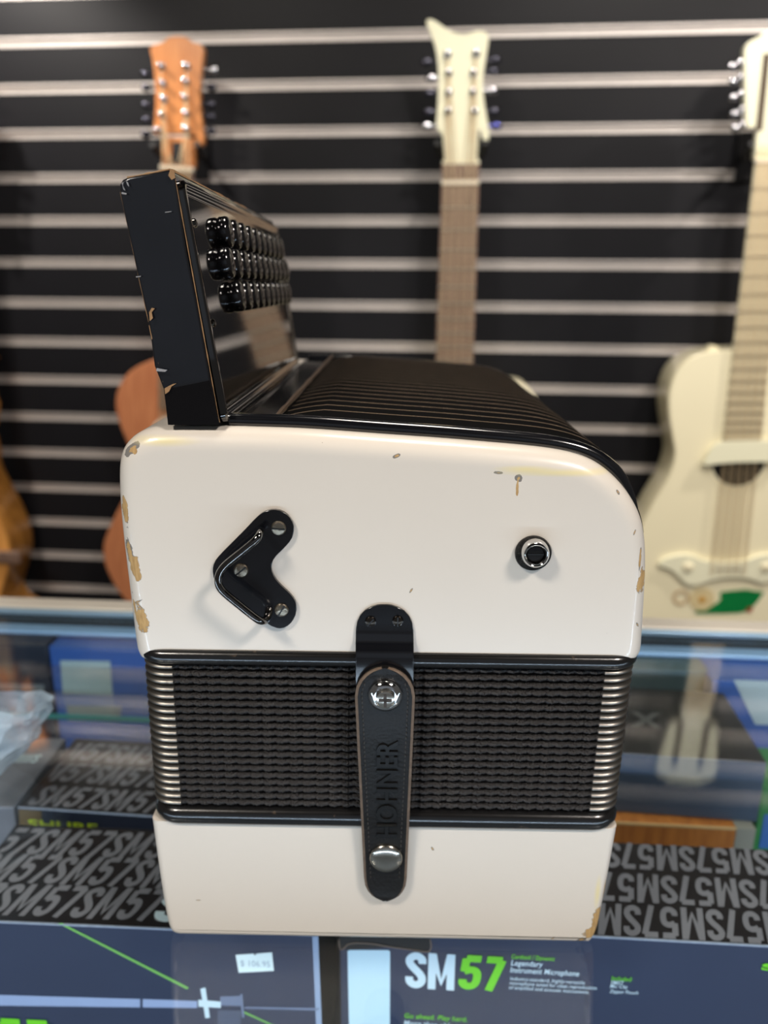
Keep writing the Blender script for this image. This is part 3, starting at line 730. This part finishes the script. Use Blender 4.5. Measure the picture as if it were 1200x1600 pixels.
stk = fp([(368, 1492), (396, 1490), (398, 1493), (401, 1490), (425, 1488), (428, 1517), (373, 1520)], mat('white_price_sticker', (226, 240, 240), .6), 'price_sticker', -.0005)
def print_line(fr, par, s, p0, wpx, hpx, m, slope=.08, shear=0., y=-.0006, bold=.01, name='lettering'):
    """one printed line on a carton front: p0 the pixel of its lower left end, wpx x hpx its size in the photograph"""
    x0, z0 = fr.hit(p0[0], p0[1], y); x1, _ = fr.hit(p0[0] + wpx, p0[1], y); _, z1 = fr.hit(p0[0], p0[1] - hpx, y)
    v, f = heavy_vf(s, x1 - x0, z1 - z0, shear, .10) if s in ('SM', '57') else text_vf(s, x1 - x0, z1 - z0, shear, bold)
    return obj(name, ([(x0 + p[0], y - p[2], z0 + p[1]) for p in v], f), m, par, smooth=0)
print_line(f1, b1, '$ 106.95', (376, 1511), 46, 11, mat('faint_ink', (176, 190, 200), .6), y=-.0008)
print_line(f1, b1, '57', (3, 1650), 86, 58, INK_GREEN, bold=.05)
obj('pale_edge_strip', fpoly(f1, [(488, 1464), (497, 1464), (503, 1606), (494, 1606)], -.0003), mat('glossy_card_fold', (150, 166, 192), .25), b1, smooth=0)  # pale strip along the right edge of the carton front

# front right box (lettering on its top upside down)
b4, f4, w4, h4 = mic_box('microphone_box', 'dark microphone box under the glass with white label and upside-down lettering on top', (530, 1440.5), (1200, 1478), .970, .0715, 0, BOXZ, 'microphone cartons', ext_r=.05)
per4 = f4.hitz(1130, 1440, h4)[0] - f4.hitz(1002, 1436, h4)[0]
y1_, y2_, y3_ = (f4.hitz(1060, p, h4)[1] for p in (1468, 1414, 1362))
rows(b4, w4, h4, [y1_, y2_, y3_], .0215, True, [f4.hitz(1010, 1440, h4)[0] - per4 * 3, f4.hitz(1066, 1390, h4)[0] - per4 * 4, f4.hitz(978, 1340, h4)[0] - per4 * 3], per4)
q4 = lambda pts, m, n, y=-.0003: obj(n, fpoly(f4, pts, y), m, b4, smooth=0)
q4([(543, 1486), (546, 1484.5), (607, 1484.5), (609.5, 1487), (609, 1640), (546, 1640)], mat('pale_blank_label', (200, 228, 240), .6, var=.01), 'blank_label')
print_line(f4, b4, 'SM', (633, 1543), 79, 56, INK_PALE, bold=.03)
print_line(f4, b4, '57', (714, 1545), 68, 53, INK_GREEN, bold=.03, shear=.12)
for s, p0, w_, hh, m in (('Cardioid / Dynamic', (799, 1500), 68, 9, INK_GREEN), ('Legendary', (798, 1511), 50, 11, INK_PALE), ('Instrument Microphone', (797, 1522), 108, 11, INK_PALE),
                         ('Industry-standard, highly-versatile', (797, 1533), 117, 7, INK_PALE), ('microphone tuned for clean reproduction', (796, 1540), 137, 7, INK_PALE), ('of amplified and acoustic instruments.', (795, 1547), 126, 7, INK_PALE),
                         ('Included:', (955, 1532), 33, 7, INK_GREEN), ('SM57', (954, 1538), 20, 6, INK_PALE), ('Mic Clip', (953, 1545), 27, 7, INK_PALE), ('Zipper Pouch', (952, 1553), 45, 7, INK_PALE),
                         ('Go ahead. Play hard.', (632, 1593), 98, 10, INK_GREEN), ('More than able to reproduce live', (631, 1605), 170, 11, INK_PALE)):
    print_line(f4, b4, s, p0, w_, hh, m, shear=.15, bold=.012 if hh > 8 else .006)
print_line(f4, b4, 'S', (1189, 1516), 22, 11, INK_GREEN, bold=.05)
# lifted flap with brown edge at the top of the right box
fl_pts = [(529, 1468), (531, 1483), (543, 1483), (590, 1476), (672, 1487), (673, 1478), (668, 1466)]
obj('open_flap', fpoly(f4, [(531, 1462), (531, 1484), (560, 1483), (610, 1480), (668, 1487), (672, 1480), (670, 1462)], -.0006), mat('flap_inside', (26, 24, 24), .6), b4, smooth=0)
ep = []
for a, b in ((529, 1468), (531, 1483), (536, 1484), (545, 1473), (580, 1474), (610, 1480), (650, 1485), (668, 1488), (673, 1484), (674, 1478), (672, 1468)):
    x, z = f4.hit(a, b, -.0012); ep.append((x, -.0012, z))
obj('flap_edge', tube(smooth_line(ep, 1), .00035, 6), mat('flap_card_edge', (128, 106, 90), .7), b4)

# second row left: patterned box with green lettering on its front
b2, f2, w2, h2 = mic_box('microphone_box', 'dark microphone box with green lettering edge behind the price-stickered box', (27, 1261), (232, 1275), .970, .078, 0, BOXZ, 'microphone cartons', ext_r=.09)
p2 = f2.hitz(245, 1255, h2)[0] - f2.hitz(150, 1250, h2)[0]
rows(b2, w2, h2, [.002, .027, .051], .021, False, [f2.hitz(48, 1245, h2)[0], f2.hitz(65, 1210, h2)[0] - .01, -.01], p2 * 1.05)
v = print_line(f2, b2, 'SHURE', (45, 1293), 108, 13, mat('lime_print', (190, 216, 50), .45), bold=.03)
obj('tan_reflection', fpoly(f2, [(29, 1264), (65, 1267), (65, 1300), (31, 1300)], -.0003), mat('tan_reflection', (112, 92, 56), .5), b2, smooth=0)  # tan guitar reflection of the glass, painted onto the carton front
# grey box further left
b3, f3, w3, h3 = mic_box('accessory_box', 'plain grey box with small white lettering beside the plastic bag', (-62, 1260), (21, 1262), .970, .078, 0, BOXZ, mt=mat('grey_card', (118, 120, 130), .45, var=.05), ext_l=.02)
x0, y0 = f3.hitz(22, 1192, h3)
v, f = text_vf('/////S', f3.hitz(62, 1192, h3)[0] - x0, .010, .25, .03)
obj('lettering', (at((v, f), x0 - .002, y0, h3 + .0003)), INK_PALE, b3, smooth=0)

# rear row: blue boxes with pale labels, navy carton, plastic wrap
BLUE = mat('blue_card', (52, 96, 176), .4, var=.05)
def rear_box(name, label, xl, xr, ptop, ydist, depth, mt, zbot=BOXZ):
    g = CF; a, zt = g.hit(xl, ptop, ydist); b, _ = g.hit(xr, ptop, ydist)
    p = CF.M @ Vector((a, ydist, zbot - 1.0)); fr = Frame(p, R(-3.6)); t = thing(name, label, 'box', fr)
    zt = min(zt, -.0135)
    obj('carton', box(0, b - a, 0, depth, 0, zt + 1.0 - zbot), mt, t, bevel=.0008); return t, fr, b - a, zt + 1.0 - zbot
t, fr, w_, h_ = rear_box('blue_box', 'blue box with pale label at the rear beside the navy carton', 76, 258, 1010, .5905, .050, BLUE)
obj('pale_label', fpoly(fr, [(94, 1032), (172, 1033), (176, 1086), (98, 1084)], -.0004), mat('pale_green_label', (172, 196, 200), .5), t, smooth=0)
obj('painted_reflection', fpoly(fr, [(104, 1102), (190, 1104), (188, 1128), (106, 1126)], -.0004), mat('beige_reflection', (150, 150, 142), .5), t, smooth=0)  # tan reflection painted as a patch on the carton
t, fr, w_, h_ = rear_box('navy_carton', 'dark navy carton at the rear beside the blue box', -90, 70, 996, .5905, .050, mat('navy_card', (30, 38, 54), .4, var=.08))
obj('pale_band', fpoly(fr, [(-88, 1065), (69, 1070), (69, 1080), (-88, 1076)], -.0004), mat('grey_band', (120, 128, 134), .5), t, smooth=0)
t, fr, w_, h_ = rear_box('blue_box', 'blue box with white label at the rear right behind the black box', 1118, 1240, 1031, .570, .050, BLUE)
obj('white_label', fpoly(fr, [(1146, 1062), (1200, 1064), (1236, 1066), (1236, 1134), (1180, 1132)], -.0004), mat('white_label_card', (188, 206, 214), .5), t, smooth=0)
t, fr, w_, h_ = rear_box('grey_green_carton', 'grey-green carton at the rear half hidden by the accordion', 960, 1112, 1030, .585, .052, mat('grey_green_card', (92, 112, 116), .45))
# brown wooden board and black box on it
def low_box(name, label, pl, pr, ztop, depth, zbot, mt, cat='box'):
    g = Frame((0, 0, 1.0), 0); a = Vector(g.hitz(*pl, ztop - 1)); b = Vector(g.hitz(*pr, ztop - 1)); d = b - a
    fr = Frame((a.x, a.y, zbot), math.atan2(d.y, d.x)); t = thing(name, label, cat, fr)
    return t, fr, d.length, ztop - zbot
t6, f6, w6, h6 = low_box('brown_box', 'tan cardboard box under the black box', (930, 1284), (1180, 1296), .934, .100, BOXZ, BROWN)
obj('carton', box(0, w6, 0, .1, 0, h6), wood('kraft_board', (206, 132, 58), (166, 98, 40), .5, .1), t6, bevel=.001)
obj('top_edge', box(0.001, w6 - .001, -.0004, .001, h6 - .0012, h6 + .0003), mat('pale_board_edge', (214, 180, 126), .5), t6)
obj('end_tape', box(w6 - .0125, w6 + .0004, -.0005, .0995, .001, h6 + .0004), mat('clear_tape', (150, 150, 140), .3), t6)
t5, f5, w5, h5 = low_box('black_box', 'black box with slate front lying on the tan cardboard box', (930, 1174), (1199, 1192), .982, .094, .9345, CARD)
obj('carton', box(0, w5, 0, .094, 0, h5), [mat('black_card', (26, 26, 28), .35, spec=.5, coat=.2, var=.08), mat('slate_card', (62, 80, 102), .35, var=.12, scale=30)], t5, bevel=.001, mi=[0, 0, 1, 0, 0, 0])
x0, y0 = f5.hitz(985, 1142, h5); x1, y1 = f5.hitz(1032, 1112, h5)
v, f = text_vf('X', x1 - x0, .022, .2, .04)
obj('lettering', at((v, f), x0, .034, h5 + .0003), mat('soft_grey_print', (92, 94, 94), .5), t5, smooth=0)
t, fr, w_, h_ = low_box('green_packet', 'green and blue packet standing at the end of the tan cardboard box', (1192, 1230), (1262, 1234), .955, .05, BOXZ, None)
obj('packet', box(0, w_, 0, .05, 0, h_), mat('green_card', (52, 132, 70), .45), t, bevel=.001)
obj('blue_panel', box(.004, w_ - .002, -.0006, .0006, h_ - .05, h_ - .022), mat('blue_panel', (60, 110, 180), .45), t)

# crumpled clear plastic bag on the glass, left edge of the photograph
def plastic(name, tint):
    m = bpy.data.materials.new(name); m.use_nodes = True; N = m.node_tree.nodes; L = m.node_tree.links; b = N['Principled BSDF']; out = N['Material Output']
    b.inputs['Base Color'].default_value = tint; b.inputs['Roughness'].default_value = .18; b.inputs['Coat Weight'].default_value = .5
    tr = N.new('ShaderNodeBsdfTransparent'); mx = N.new('ShaderNodeMixShader'); tc = N.new('ShaderNodeTexCoord'); nz = N.new('ShaderNodeTexNoise'); nz.inputs['Scale'].default_value = 40; nz.inputs['Detail'].default_value = 4
    mr = N.new('ShaderNodeMapRange'); mr.inputs[1].default_value = .3; mr.inputs[2].default_value = .7; mr.inputs[3].default_value = .35; mr.inputs[4].default_value = .9
    L.new(tc.outputs['Object'], nz.inputs['Vector']); L.new(nz.outputs['Fac'], mr.inputs[0]); L.new(mr.outputs[0], mx.inputs[0]); L.new(tr.outputs[0], mx.inputs[1]); L.new(b.outputs[0], mx.inputs[2]); L.new(mx.outputs[0], out.inputs[0]); return m
bx, by = CF.hitz(-34, 1212, 0)
bagf = Frame(CF.M @ Vector((bx, by, 0)), R(20))
from mathutils import noise
V, Fc = [], []
NU, NV = 36, 22
for j in range(NV + 1):
    for i in range(NU):
        a = 2 * math.pi * i / NU; v_ = j / NV; r = .014 + .022 * v_ ** .7
        p = Vector((r * math.cos(a) * 1.05 + .010 * v_, r * math.sin(a) * (.75 - .35 * v_), .045 * v_))
        nn = noise.noise_vector(p * 70 + Vector((3, 1, 7))); cr = noise.turbulence_vector(p * 80, 4, True)
        p += nn * .005 + Vector((cr.x, cr.y, 0)) * .0045
        p.z = max(.0005, p.z + .004 * noise.noise(Vector((a * 1.4, 3, v_))) * v_); V.append(p)
for j in range(NV):
    for i in range(NU): Fc.append((j * NU + i, j * NU + (i + 1) % NU, (j + 1) * NU + (i + 1) % NU, (j + 1) * NU + i))
Fc.append(tuple(range(NU)))
bag = obj('plastic_bag', (V, Fc), plastic('crumpled_clear_plastic', (.60, .78, .95, 1)), None, smooth=25)
bagf.set(bag); tag(bag, 'crumpled clear plastic bag on the counter beside the grey box', 'bag')

# ------------------------------------------------------------------ guitars on the wall
CREAM = mat('cream_lacquer', (240, 231, 198), .25, spec=.5, coat=.5, var=.03, scale=12)
CREAM_HEAD = mat('ivory_lacquer', (238, 235, 206), .3, spec=.5, coat=.4, var=.03, scale=12)
ROSE = wood('rosewood_board', (134, 108, 92), (104, 80, 68), .5, .1, 40)
MAPLE = mat('cream_fretboard', (206, 196, 166), .4, var=.06, scale=30)
ORANGE = wood('orange_cedar', (228, 152, 88), (206, 128, 68), .3, .4, 25)
REDWOOD = wood('red_cedar_top', (200, 132, 90), (176, 108, 72), .3, .4, 25)
HONEY = wood('honey_side', (196, 138, 64), (146, 96, 42), .3, .5, 20)
SPRUCE = wood('amber_spruce_top', (232, 166, 88), (206, 140, 70), .3, .5, 25)
STRING = mat('bronze_string', (214, 190, 152), .4, metal=.5)
FRET = mat('fret_wire', (196, 188, 172), .3, metal=.9)
BONE = mat('bone_nut', (226, 216, 196), .4)
TUNER = mat('chrome_tuner', (205, 205, 210), .12, metal=1, var=.05)
TUNER_D = mat('shaded_chrome_tuner', (70, 70, 80), .2, metal=.9)  # chrome darkened for the pegs that catch no highlight
FOAM = mat('black_hanger_foam', (20, 20, 21), .7)

def guitar(name, label, nut_px, off, axis_px, half_px, head_px, hole_px, hole_r, scale_len, mats, fb_w=(.050, .060), depth=.09, side=1, fret_end_px=None, posts=(), pegs=(), slots=None, mirror_head=False, bridge=None, nstr=10, neck_top_px=None):
    top_m, side_m, head_m, fb_m = mats
    # origin on the plane of the soundboard, at the nut
    pl = Frame(WALL.M @ Vector((0, -off, 0)), WALL.yaw, 0)
    nx, nz = pl.hit(*nut_px, 0)
    tilt = 0
    if axis_px: (ax, az), (bx_, bz) = (pl.hit(*q, 0) for q in axis_px); tilt = math.atan2(ax - bx_, az - bz)
    fr = Frame(pl.M @ Vector((nx, 0, nz)), WALL.yaw, tilt)
    G = thing(name, label, 'guitar', fr)
    h = lambda p, y=0: fr.hit(p[0], p[1], y)
    half = [h(p) for p in half_px]; half = [(abs(x), z) for x, z in half]; half[0] = (max(half[0][0], .02), half[0][1]); zt = half[0][1]
    half = [(0, zt + .001)] + half[:-1] + [(0, half[-1][1])]
    hv = smooth_line([Vector(p) for p in half], 2)
    outl = [Vector((p.x, p.y)) for p in hv] + [Vector((-p.x, p.y)) for p in reversed(hv[1:-1])]
    n = len(outl)
    def ring(y, ins):
        out = []
        for i in range(n):
            t = (outl[(i + 1) % n] - outl[i - 1]).normalized(); k = Vector((-t.y, t.x)); c = Vector((0, (outl[0].y + hv[-1].y) / 2))
            if k.dot(outl[i] - c) < 0: k = -k
            q = outl[i] - k * ins; out.append((q.x, y, q.y))
        return out
    obj('body', loft([ring(.004, .010), ring(.0005, .002), ring(.0015, .0004), ring(.004, 0), ring(depth - .004, 0), ring(depth - .001, .0012), ring(depth, .003)]), side_m, G, smooth=50)
    # soundboard with sound hole
    hx, hz = h(hole_px) if hole_px else (0, zt - .16); hx = 0
    bm = bmesh.new(); ov = [bm.verts.new(p) for p in ring(0, .0025)]; e = [bm.edges.new((ov[i], ov[(i + 1) % n])) for i in range(n)]
    iv = [bm.verts.new((hx + hole_r * math.cos(2 * math.pi * i / 32), 0, hz + hole_r * math.sin(2 * math.pi * i / 32))) for i in range(32)]
    e += [bm.edges.new((iv[i], iv[(i + 1) % 32])) for i in range(32)]
    bmesh.ops.triangle_fill(bm, edges=e, use_beauty=True)
    for f_ in bm.faces:
        if f_.normal.y > 0: f_.normal_flip()
    me = bpy.data.meshes.new('soundboard'); bm.to_mesh(me); bm.free(); me.materials.append(top_m); obj('soundboard', me, None, G)
    obj('sound_hole', at(lathe([(hole_r, .0001), (hole_r, .0038), (.0001, .0038)], 32), hx, 0, hz), HOLE, G)
    obj('rosette', at(loft([[(r * math.cos(2 * math.pi * i / 36), y, r * math.sin(2 * math.pi * i / 36)) for i in range(36)] for r, y in ((hole_r, 0), (hole_r, -.0008), (hole_r + .007, -.0008), (hole_r + .007, 0))], caps=False), hx, 0, hz), top_m if top_m is CREAM else BONE, G)
    # neck, fretboard, frets, nut
    S = scale_len; zend = h(fret_end_px)[1] if fret_end_px else zt - .09
    wN, wE = fb_w
    wat = lambda z: wN + (wE - wN) * min(1, z / zend)
    def slab(z0, z1, y0, y1, k=1.0): return loft([[(-wat(z) * k / 2, y0, z), (wat(z) * k / 2, y0, z), (wat(z) * k / 2, y1, z), (-wat(z) * k / 2, y1, z)] for z in (z0, z1)])
    obj('neck', loft([[(wat(z) / 2 * .96 * math.cos(a) , -.0002 + .020 * math.sin(a), z) for a in [math.pi * i / 10 for i in range(11)]] for z in (.012, zt - .004)]), side_m, G, smooth=50)
    fb = obj('fretboard', slab(.0, zend, -.0060, -.0003), fb_m, G)
    ns = 0
    for k in range(1, 20):
        z = -(S - S / 2 ** (k / 12.))
        if z < zend + .004: break
        obj('fret', loft([[(-wat(z) / 2, -.0075, z - .0012), (wat(z) / 2, -.0075, z - .0012), (wat(z) / 2, -.0055, z - .0012), (-wat(z) / 2, -.0055, z - .0012)], [(-wat(z) / 2, -.0075, z + .0012), (wat(z) / 2, -.0075, z + .0012), (wat(z) / 2, -.0055, z + .0012), (-wat(z) / 2, -.0055, z + .0012)]]), FRET, fb)
    obj('nut', box(-wN / 2 - .0005, wN / 2 + .0005, -.0088, .0, -.0015, .0055), BONE, G, bevel=.0008)
    # headstock
    hp_ = [h(p, .0) for p in head_px]
    if mirror_head: hp_ = hp_ + [(-x, z) for x, z in reversed(hp_)]
    hs = smooth_line([Vector(p) for p in hp_], 1, True)
    hd = obj('headstock', prism([(p.x, p.y) for p in hs], .0, .015), head_m, G, bevel=.0012)
    hn = obj('headstock_neck', prism([(-wN / 2, .005), (-wN / 2, max(.03, min(z for x, z in hp_) + .012)), (wN / 2, max(.03, min(z for x, z in hp_) + .012)), (wN / 2, .005)], .0002, .0148), head_m, G, bevel=.002) if True else None
    pts = []
    me_post = mesh('string_post', lathe([(.0062, .0), (.0062, -.0016), (.0040, -.0024), (.0038, -.010), (.0042, -.0112), (.0020, -.0124), (.0001, -.0125)], 14), TUNER, 40)
    for px, py in posts:
        x, z = h((px, py)); o = obj('string_post', me_post, None, G); o.location = (x, 0, z); pts.append((x, z))
    for px, py, m_ in pegs:
        x, z = h((px, py), .008); s = 1 if x > 0 else -1
        edge = min((abs(q.x - x), q.x) for q in hs if abs(q.y - z) < .02 or True)[1] if False else None
        vv = lathe([(.0026, -.012), (.0055, -.0095), (.0062, -.005), (.0060, .0), (.0050, .0035), (.0022, .0045), (.0020, .026), (.0001, .026)], 12)
        vv = xf(vv, lambda q: Vector((x - s * q.y, .008 + q.z * .75, z + q.x)))
        obj('tuning_peg', vv, m_, G, smooth=40)
    if slots:
        for sx in (-1, 1):
            (xa, za), (xb, zb2) = h(slots[0]), h(slots[1]); xc = abs((xa + xb) / 2) * sx
            obj('headstock_slot', box(xc - .0055, xc + .0055, -.0006, .002, zb2, za), mat('slot_shadow', (74, 58, 38), .6), hd, bevel=.0003)
    # strings
    zb_ = h(bridge)[1] if bridge else hv[-1].y + (zt - hv[-1].y) * .30
    if not bridge: obj('bridge', box(-.075, .075, -.0088, -.0002, zb_ - .014, zb_ + .012), head_m if top_m is CREAM else ROSE, G, bevel=.003)
    pts_sorted = sorted(pts, key=lambda p: p[0])
    for k in range(nstr):
        c = (k // 2) - 2; x0 = (c * .0098 + (.0016 if k % 2 else -.0016)) * wN / .052; x1 = x0 * 1.35
        top = (x0 * .9, -.004, .03)
        if pts_sorted:
            sd_ = [p for p in pts if (p[0] < 0) == (k < nstr / 2)]
            if sd_:
                q = sd_[(k if k < nstr / 2 else nstr - 1 - k) % len(sd_)]; top = (q[0], -.0042, q[1])
        obj('string', tube([top, (x0, -.0090, .002), (x1, -.0086, zb_)], .0009, 4), STRING, G)
    return G, fr, h, zt, zb_, hv

def hanger(px, py, off, label):
    pl = Frame(WALL.M @ Vector((0, 0, 0)), WALL.yaw, 0); x, z = Frame(WALL.M @ Vector((0, -off, 0)), WALL.yaw, 0).hit(px, py, 0)
    fr = Frame(WALL.M @ Vector((x, 0, z)), WALL.yaw); t = thing('guitar_hanger', label, 'hanger', fr, 'wall hooks holding the guitars')
    obj('wall_plate', box(-.018, .018, -.006, -.0014, -.03, .05), mat('black_hook_steel', (26, 26, 28), .35, metal=.6), t, bevel=.001)
    obj('arm', tube([(0, -.006, .02), (0, -.03, .012), (0, -off + .034, -.004)], .005, 8), MATS['black_hook_steel'], t)
    yk = [(-.0385, -off - .018, .010), (-.0385, -off + .008, -.002), (-.030, -off + .030, -.004), (0, -off + .034, -.004), (.030, -off + .030, -.004), (.0385, -off + .008, -.002), (.0385, -off - .018, .010)]
    obj('yoke', tube(smooth_line(yk, 2), .0052, 10), FOAM, t, smooth=60); return t

OFF = .115
# orange guitar, left
H1 = [(238, 71), (256, 66), (262, 58.5), (279, 56), (294, 59), (299, 66), (312, 68), (318, 75), (317, 88), (313, 115), (311, 155), (314, 185), (318, 212), (317, 225), (311, 229), (305, 222), (303, 208), (252, 208), (246, 213), (240, 205), (243, 175), (243, 130), (239, 95), (234, 76)]
posts1 = [(253, 104), (255, 131), (257, 155), (254, 180), (249, 204), (292, 104), (291, 128), (290, 153), (292, 178), (292, 202)]
pegs1 = [(329, 109, TUNER), (327, 136, TUNER_D), (326, 163, TUNER_D), (326, 182, TUNER_D), (327, 205, TUNER_D), (231, 116, TUNER_D), (232, 137, TUNER_D), (233, 165, TUNER_D), (233, 188, TUNER_D), (231, 210, TUNER_D)]
g1, gf1, gh1, *_ = guitar('orange_guitar', 'orange wooden guitar with ten chrome pegs hanging behind the keyboard', (278, 266), OFF, ((280, 90), (277, 600)), [(250, 560), (234, 563), (199, 580), (181, 612), (180, 642), (189, 670), (203, 702), (207, 735), (197, 772), (178, 808), (163, 842), (160, 864), (165, 888), (184, 926), (215, 958), (277, 972)],
    H1, (278, 690), .045, .56, (REDWOOD, REDWOOD, ORANGE, ROSE), fb_w=(.058, .066), fret_end_px=(278, 640), posts=posts1, pegs=pegs1)
tr_ = [gh1(p, -.001) for p in ((270, 222), (283, 222), (287, 256), (268, 256))]
obj('rod_cover', prism(tr_, -.0035, .0005), FOAM, g1, bevel=.0008)
hanger(279, 238, OFF, 'black padded yoke hanger holding the orange guitar headstock')
# cream guitar with horned headstock, centre
H2 = [(665, 33), (671, 29), (680, 32), (700, 47), (724, 55), (738, 50), (749, 47), (760, 50), (764, 57), (761, 80), (756, 110), (754, 135), (757, 165), (763, 195), (765, 215), (760, 223), (754, 220), (752, 205), (747, 201), (747, 222), (745, 262), (696, 262), (693, 232), (691, 207), (681, 202), (684, 165), (686, 115), (681, 75), (672, 50)]
posts2 = [(699, 85), (701, 114), (701, 145), (700, 174), (744, 83), (740, 114), (739, 144), (741, 174)]
pegs2 = [(669, 97, TUNER_D), (676, 122, TUNER), (673, 146, TUNER_D), (672, 175, TUNER_D), (669, 197, TUNER), (771, 94, TUNER_D), (768, 112, TUNER_D), (766, 141, TUNER), (769, 174, TUNER_D), (772, 197, mat('blue_tinted_tuner', (92, 96, 170), .2, metal=.9))]
g2, gf2, gh2, *_ = guitar('cream_guitar', 'cream guitar with two-horned headstock and brown fretboard hanging in the middle', (719, 288), OFF, None, [(735, 604), (770, 601), (800, 596), (817, 598), (832, 612), (843, 632), (848, 658), (843, 690), (836, 725), (838, 760), (856, 805), (868, 850), (866, 905), (845, 955), (800, 990), (718, 1003)],
    H2, (718, 700), .045, .66, (CREAM, CREAM, CREAM_HEAD, ROSE), fb_w=(.062, .068), fret_end_px=(717, 660), posts=posts2, pegs=pegs2)
xx = .030; zz = gh2((719, 257))[1]
obj('fretboard_extension', box(-.031, .031, -.0055, -.0002, .006, zz), ROSE, g2)
hanger(720, 236, OFF, 'black padded yoke hanger holding the horned cream headstock')
# cream guitar, right, with slotted headstock
H3 = [(1199, 47), (1193, 51), (1187, 57), (1176, 62), (1169, 66), (1164, 74), (1163, 90), (1164, 130), (1165, 175), (1166, 199), (1176, 199), (1186, 198), (1185, 212)]
pegs3 = [(1150, 103, TUNER), (1151, 127, TUNER), (1152, 152, TUNER), (1153, 178, TUNER), (1154, 200, TUNER), (1163, 97, TUNER), (1164, 121, TUNER), (1165, 146, TUNER), (1166, 171, TUNER), (1167, 195, TUNER)]
g3, gf3, gh3, zt3, zb3, hv3 = guitar('cream_guitar', 'pale cream guitar with slotted headstock and green leaf design hanging beside the horned one', (1206, 254), OFF, ((1206, 254), (1154, 720)), [(1148, 546), (1118, 548), (1088, 553), (1060, 574), (1046, 606), (1044, 640), (1051, 686), (1056, 712), (1045, 748), (1012, 800), (988, 855), (978, 910), (988, 970), (1025, 1022), (1090, 1050), (1118, 1060)],
    H3, (1154, 721), .0455, .70, (CREAM, CREAM, CREAM_HEAD, MAPLE), fb_w=(.056, .066), fret_end_px=(1164, 690), pegs=pegs3, slots=((1192, 84), (1192, 204)), mirror_head=True, bridge=(1137, 897))
def gpoly(pts, y, h=gh3): return [h(p, y) for p in pts]
pk = smooth_line([Vector(p) for p in gpoly([(1119, 690), (1160, 688), (1215, 688), (1222, 692), (1230, 722), (1200, 721), (1137, 722), (1100, 727), (1098, 724), (1108, 702)], -.010)], 1, True)
obj('pickup_bar', prism([(p.x, p.y) for p in pk], -.014, -.0095), CREAM_HEAD, g3, bevel=.001)
obj('pickup_base', prism(gpoly([(1112, 700), (1122, 698), (1124, 722), (1108, 724)], -.005), -.0095, -.0002), CREAM_HEAD, g3)
bp = [(1027, 884), (1034, 875), (1050, 869), (1070, 866), (1085, 869), (1098, 876), (1115, 878), (1140, 878), (1165, 877), (1180, 870), (1196, 866), (1215, 869), (1240, 878), (1248, 888), (1235, 886), (1218, 892), (1205, 905), (1190, 912), (1176, 905), (1160, 902), (1125, 903), (1105, 908), (1095, 913), (1080, 915), (1068, 910), (1058, 898), (1046, 888)]
bpv = smooth_line([Vector(p) for p in gpoly(bp, -.006)], 2, True)
obj('moustache_bridge', prism([(p.x, p.y) for p in bpv], -.008, -.0002), CREAM_HEAD, g3, bevel=.002)
for px in (1075, 1197):
    x, z = gh3((px, 886), -.008); obj('bridge_boss', at(lathe([(.010, 0), (.010, -.002), (.006, -.0045), (.0001, -.005)], 20), x, -.008, z), CREAM, g3)
for k in range(10):
    x, z = gh3((1118 + k * 4.6, 890), -.008); obj('bridge_pin', at(lathe([(.0017, 0), (.0016, -.002), (.0001, -.003)], 8), x, -.008, z), mat('grey_pin', (120, 112, 100), .4), g3)
grn = gpoly([(1085, 957), (1088, 959), (1130, 959), (1155, 958), (1170, 954), (1184, 940), (1194, 925), (1182, 924), (1165, 921), (1145, 923), (1127, 925), (1124, 930), (1127, 935), (1121, 942), (1105, 950), (1092, 952)], -.0012)
obj('green_inlay', prism(grn, -.0012, -.0002), mat('green_paint', (8, 118, 58), .4, var=.25, scale=60), g3)
x, z = gh3((1097, 937), -.0014); obj('flower_inlay', at(lathe([(.024, -.0002), (.023, -.0014), (.0001, -.0016)], 20), x, 0, z), mat('beige_paint', (214, 196, 150), .5, var=.1), g3)
obj('flower_centre', at(lathe([(.007, -.0014), (.006, -.0022), (.0001, -.0024)], 14), x, 0, z), mat('ochre_paint', (190, 140, 50), .5), g3)
x, z = gh3((1064, 934), -.0014); obj('scroll_inlay', at(loft([[(r * math.cos(2 * math.pi * i / 24), y, r * math.sin(2 * math.pi * i / 24)) for i in range(24)] for r, y in ((.010, -.0003), (.010, -.0014), (.016, -.0014), (.016, -.0003))], caps=False), x, 0, z), mat('tan_paint', (196, 172, 134), .5), g3)
obj('red_inlay', flat(gpoly([(1167, 950), (1177, 948), (1174, 957), (1166, 957)], -.0014), -.0014), mat('red_paint', (150, 50, 30), .5), g3)
x, z = gh3((1111, 549), .03); obj('strap_button', at(lathe([(.011, -.012), (.012, .0), (.011, .012), (.0001, .013)], 16), x, .03, z), CREAM, g3)
hanger(1206, 238, OFF, 'black padded yoke hanger holding the slotted cream headstock')
# amber guitar, only the right side of its body in the picture
H4 = [(x - 388, y) for x, y in H1]
g4, gf4, gh4, *_ = guitar('amber_guitar', 'honey brown guitar body hanging beside the orange guitar, cut by the picture edge', (-110, 262), OFF, None, [(-94, 562), (-76, 566), (-54, 590), (-44, 622), (-43, 648), (-48, 678), (-50, 706), (-38, 740), (-13, 783), (3, 815), (12, 838), (17, 862), (16, 882), (8, 908), (-15, 945), (-50, 968), (-110, 980)],
    H4, (-110, 700), .045, .56, (SPRUCE, HONEY, ORANGE, ROSE), fb_w=(.052, .060), fret_end_px=(-110, 640), posts=[(x - 388, y) for x, y in posts1], pegs=[(x - 388, y, m) for x, y, m in pegs1])
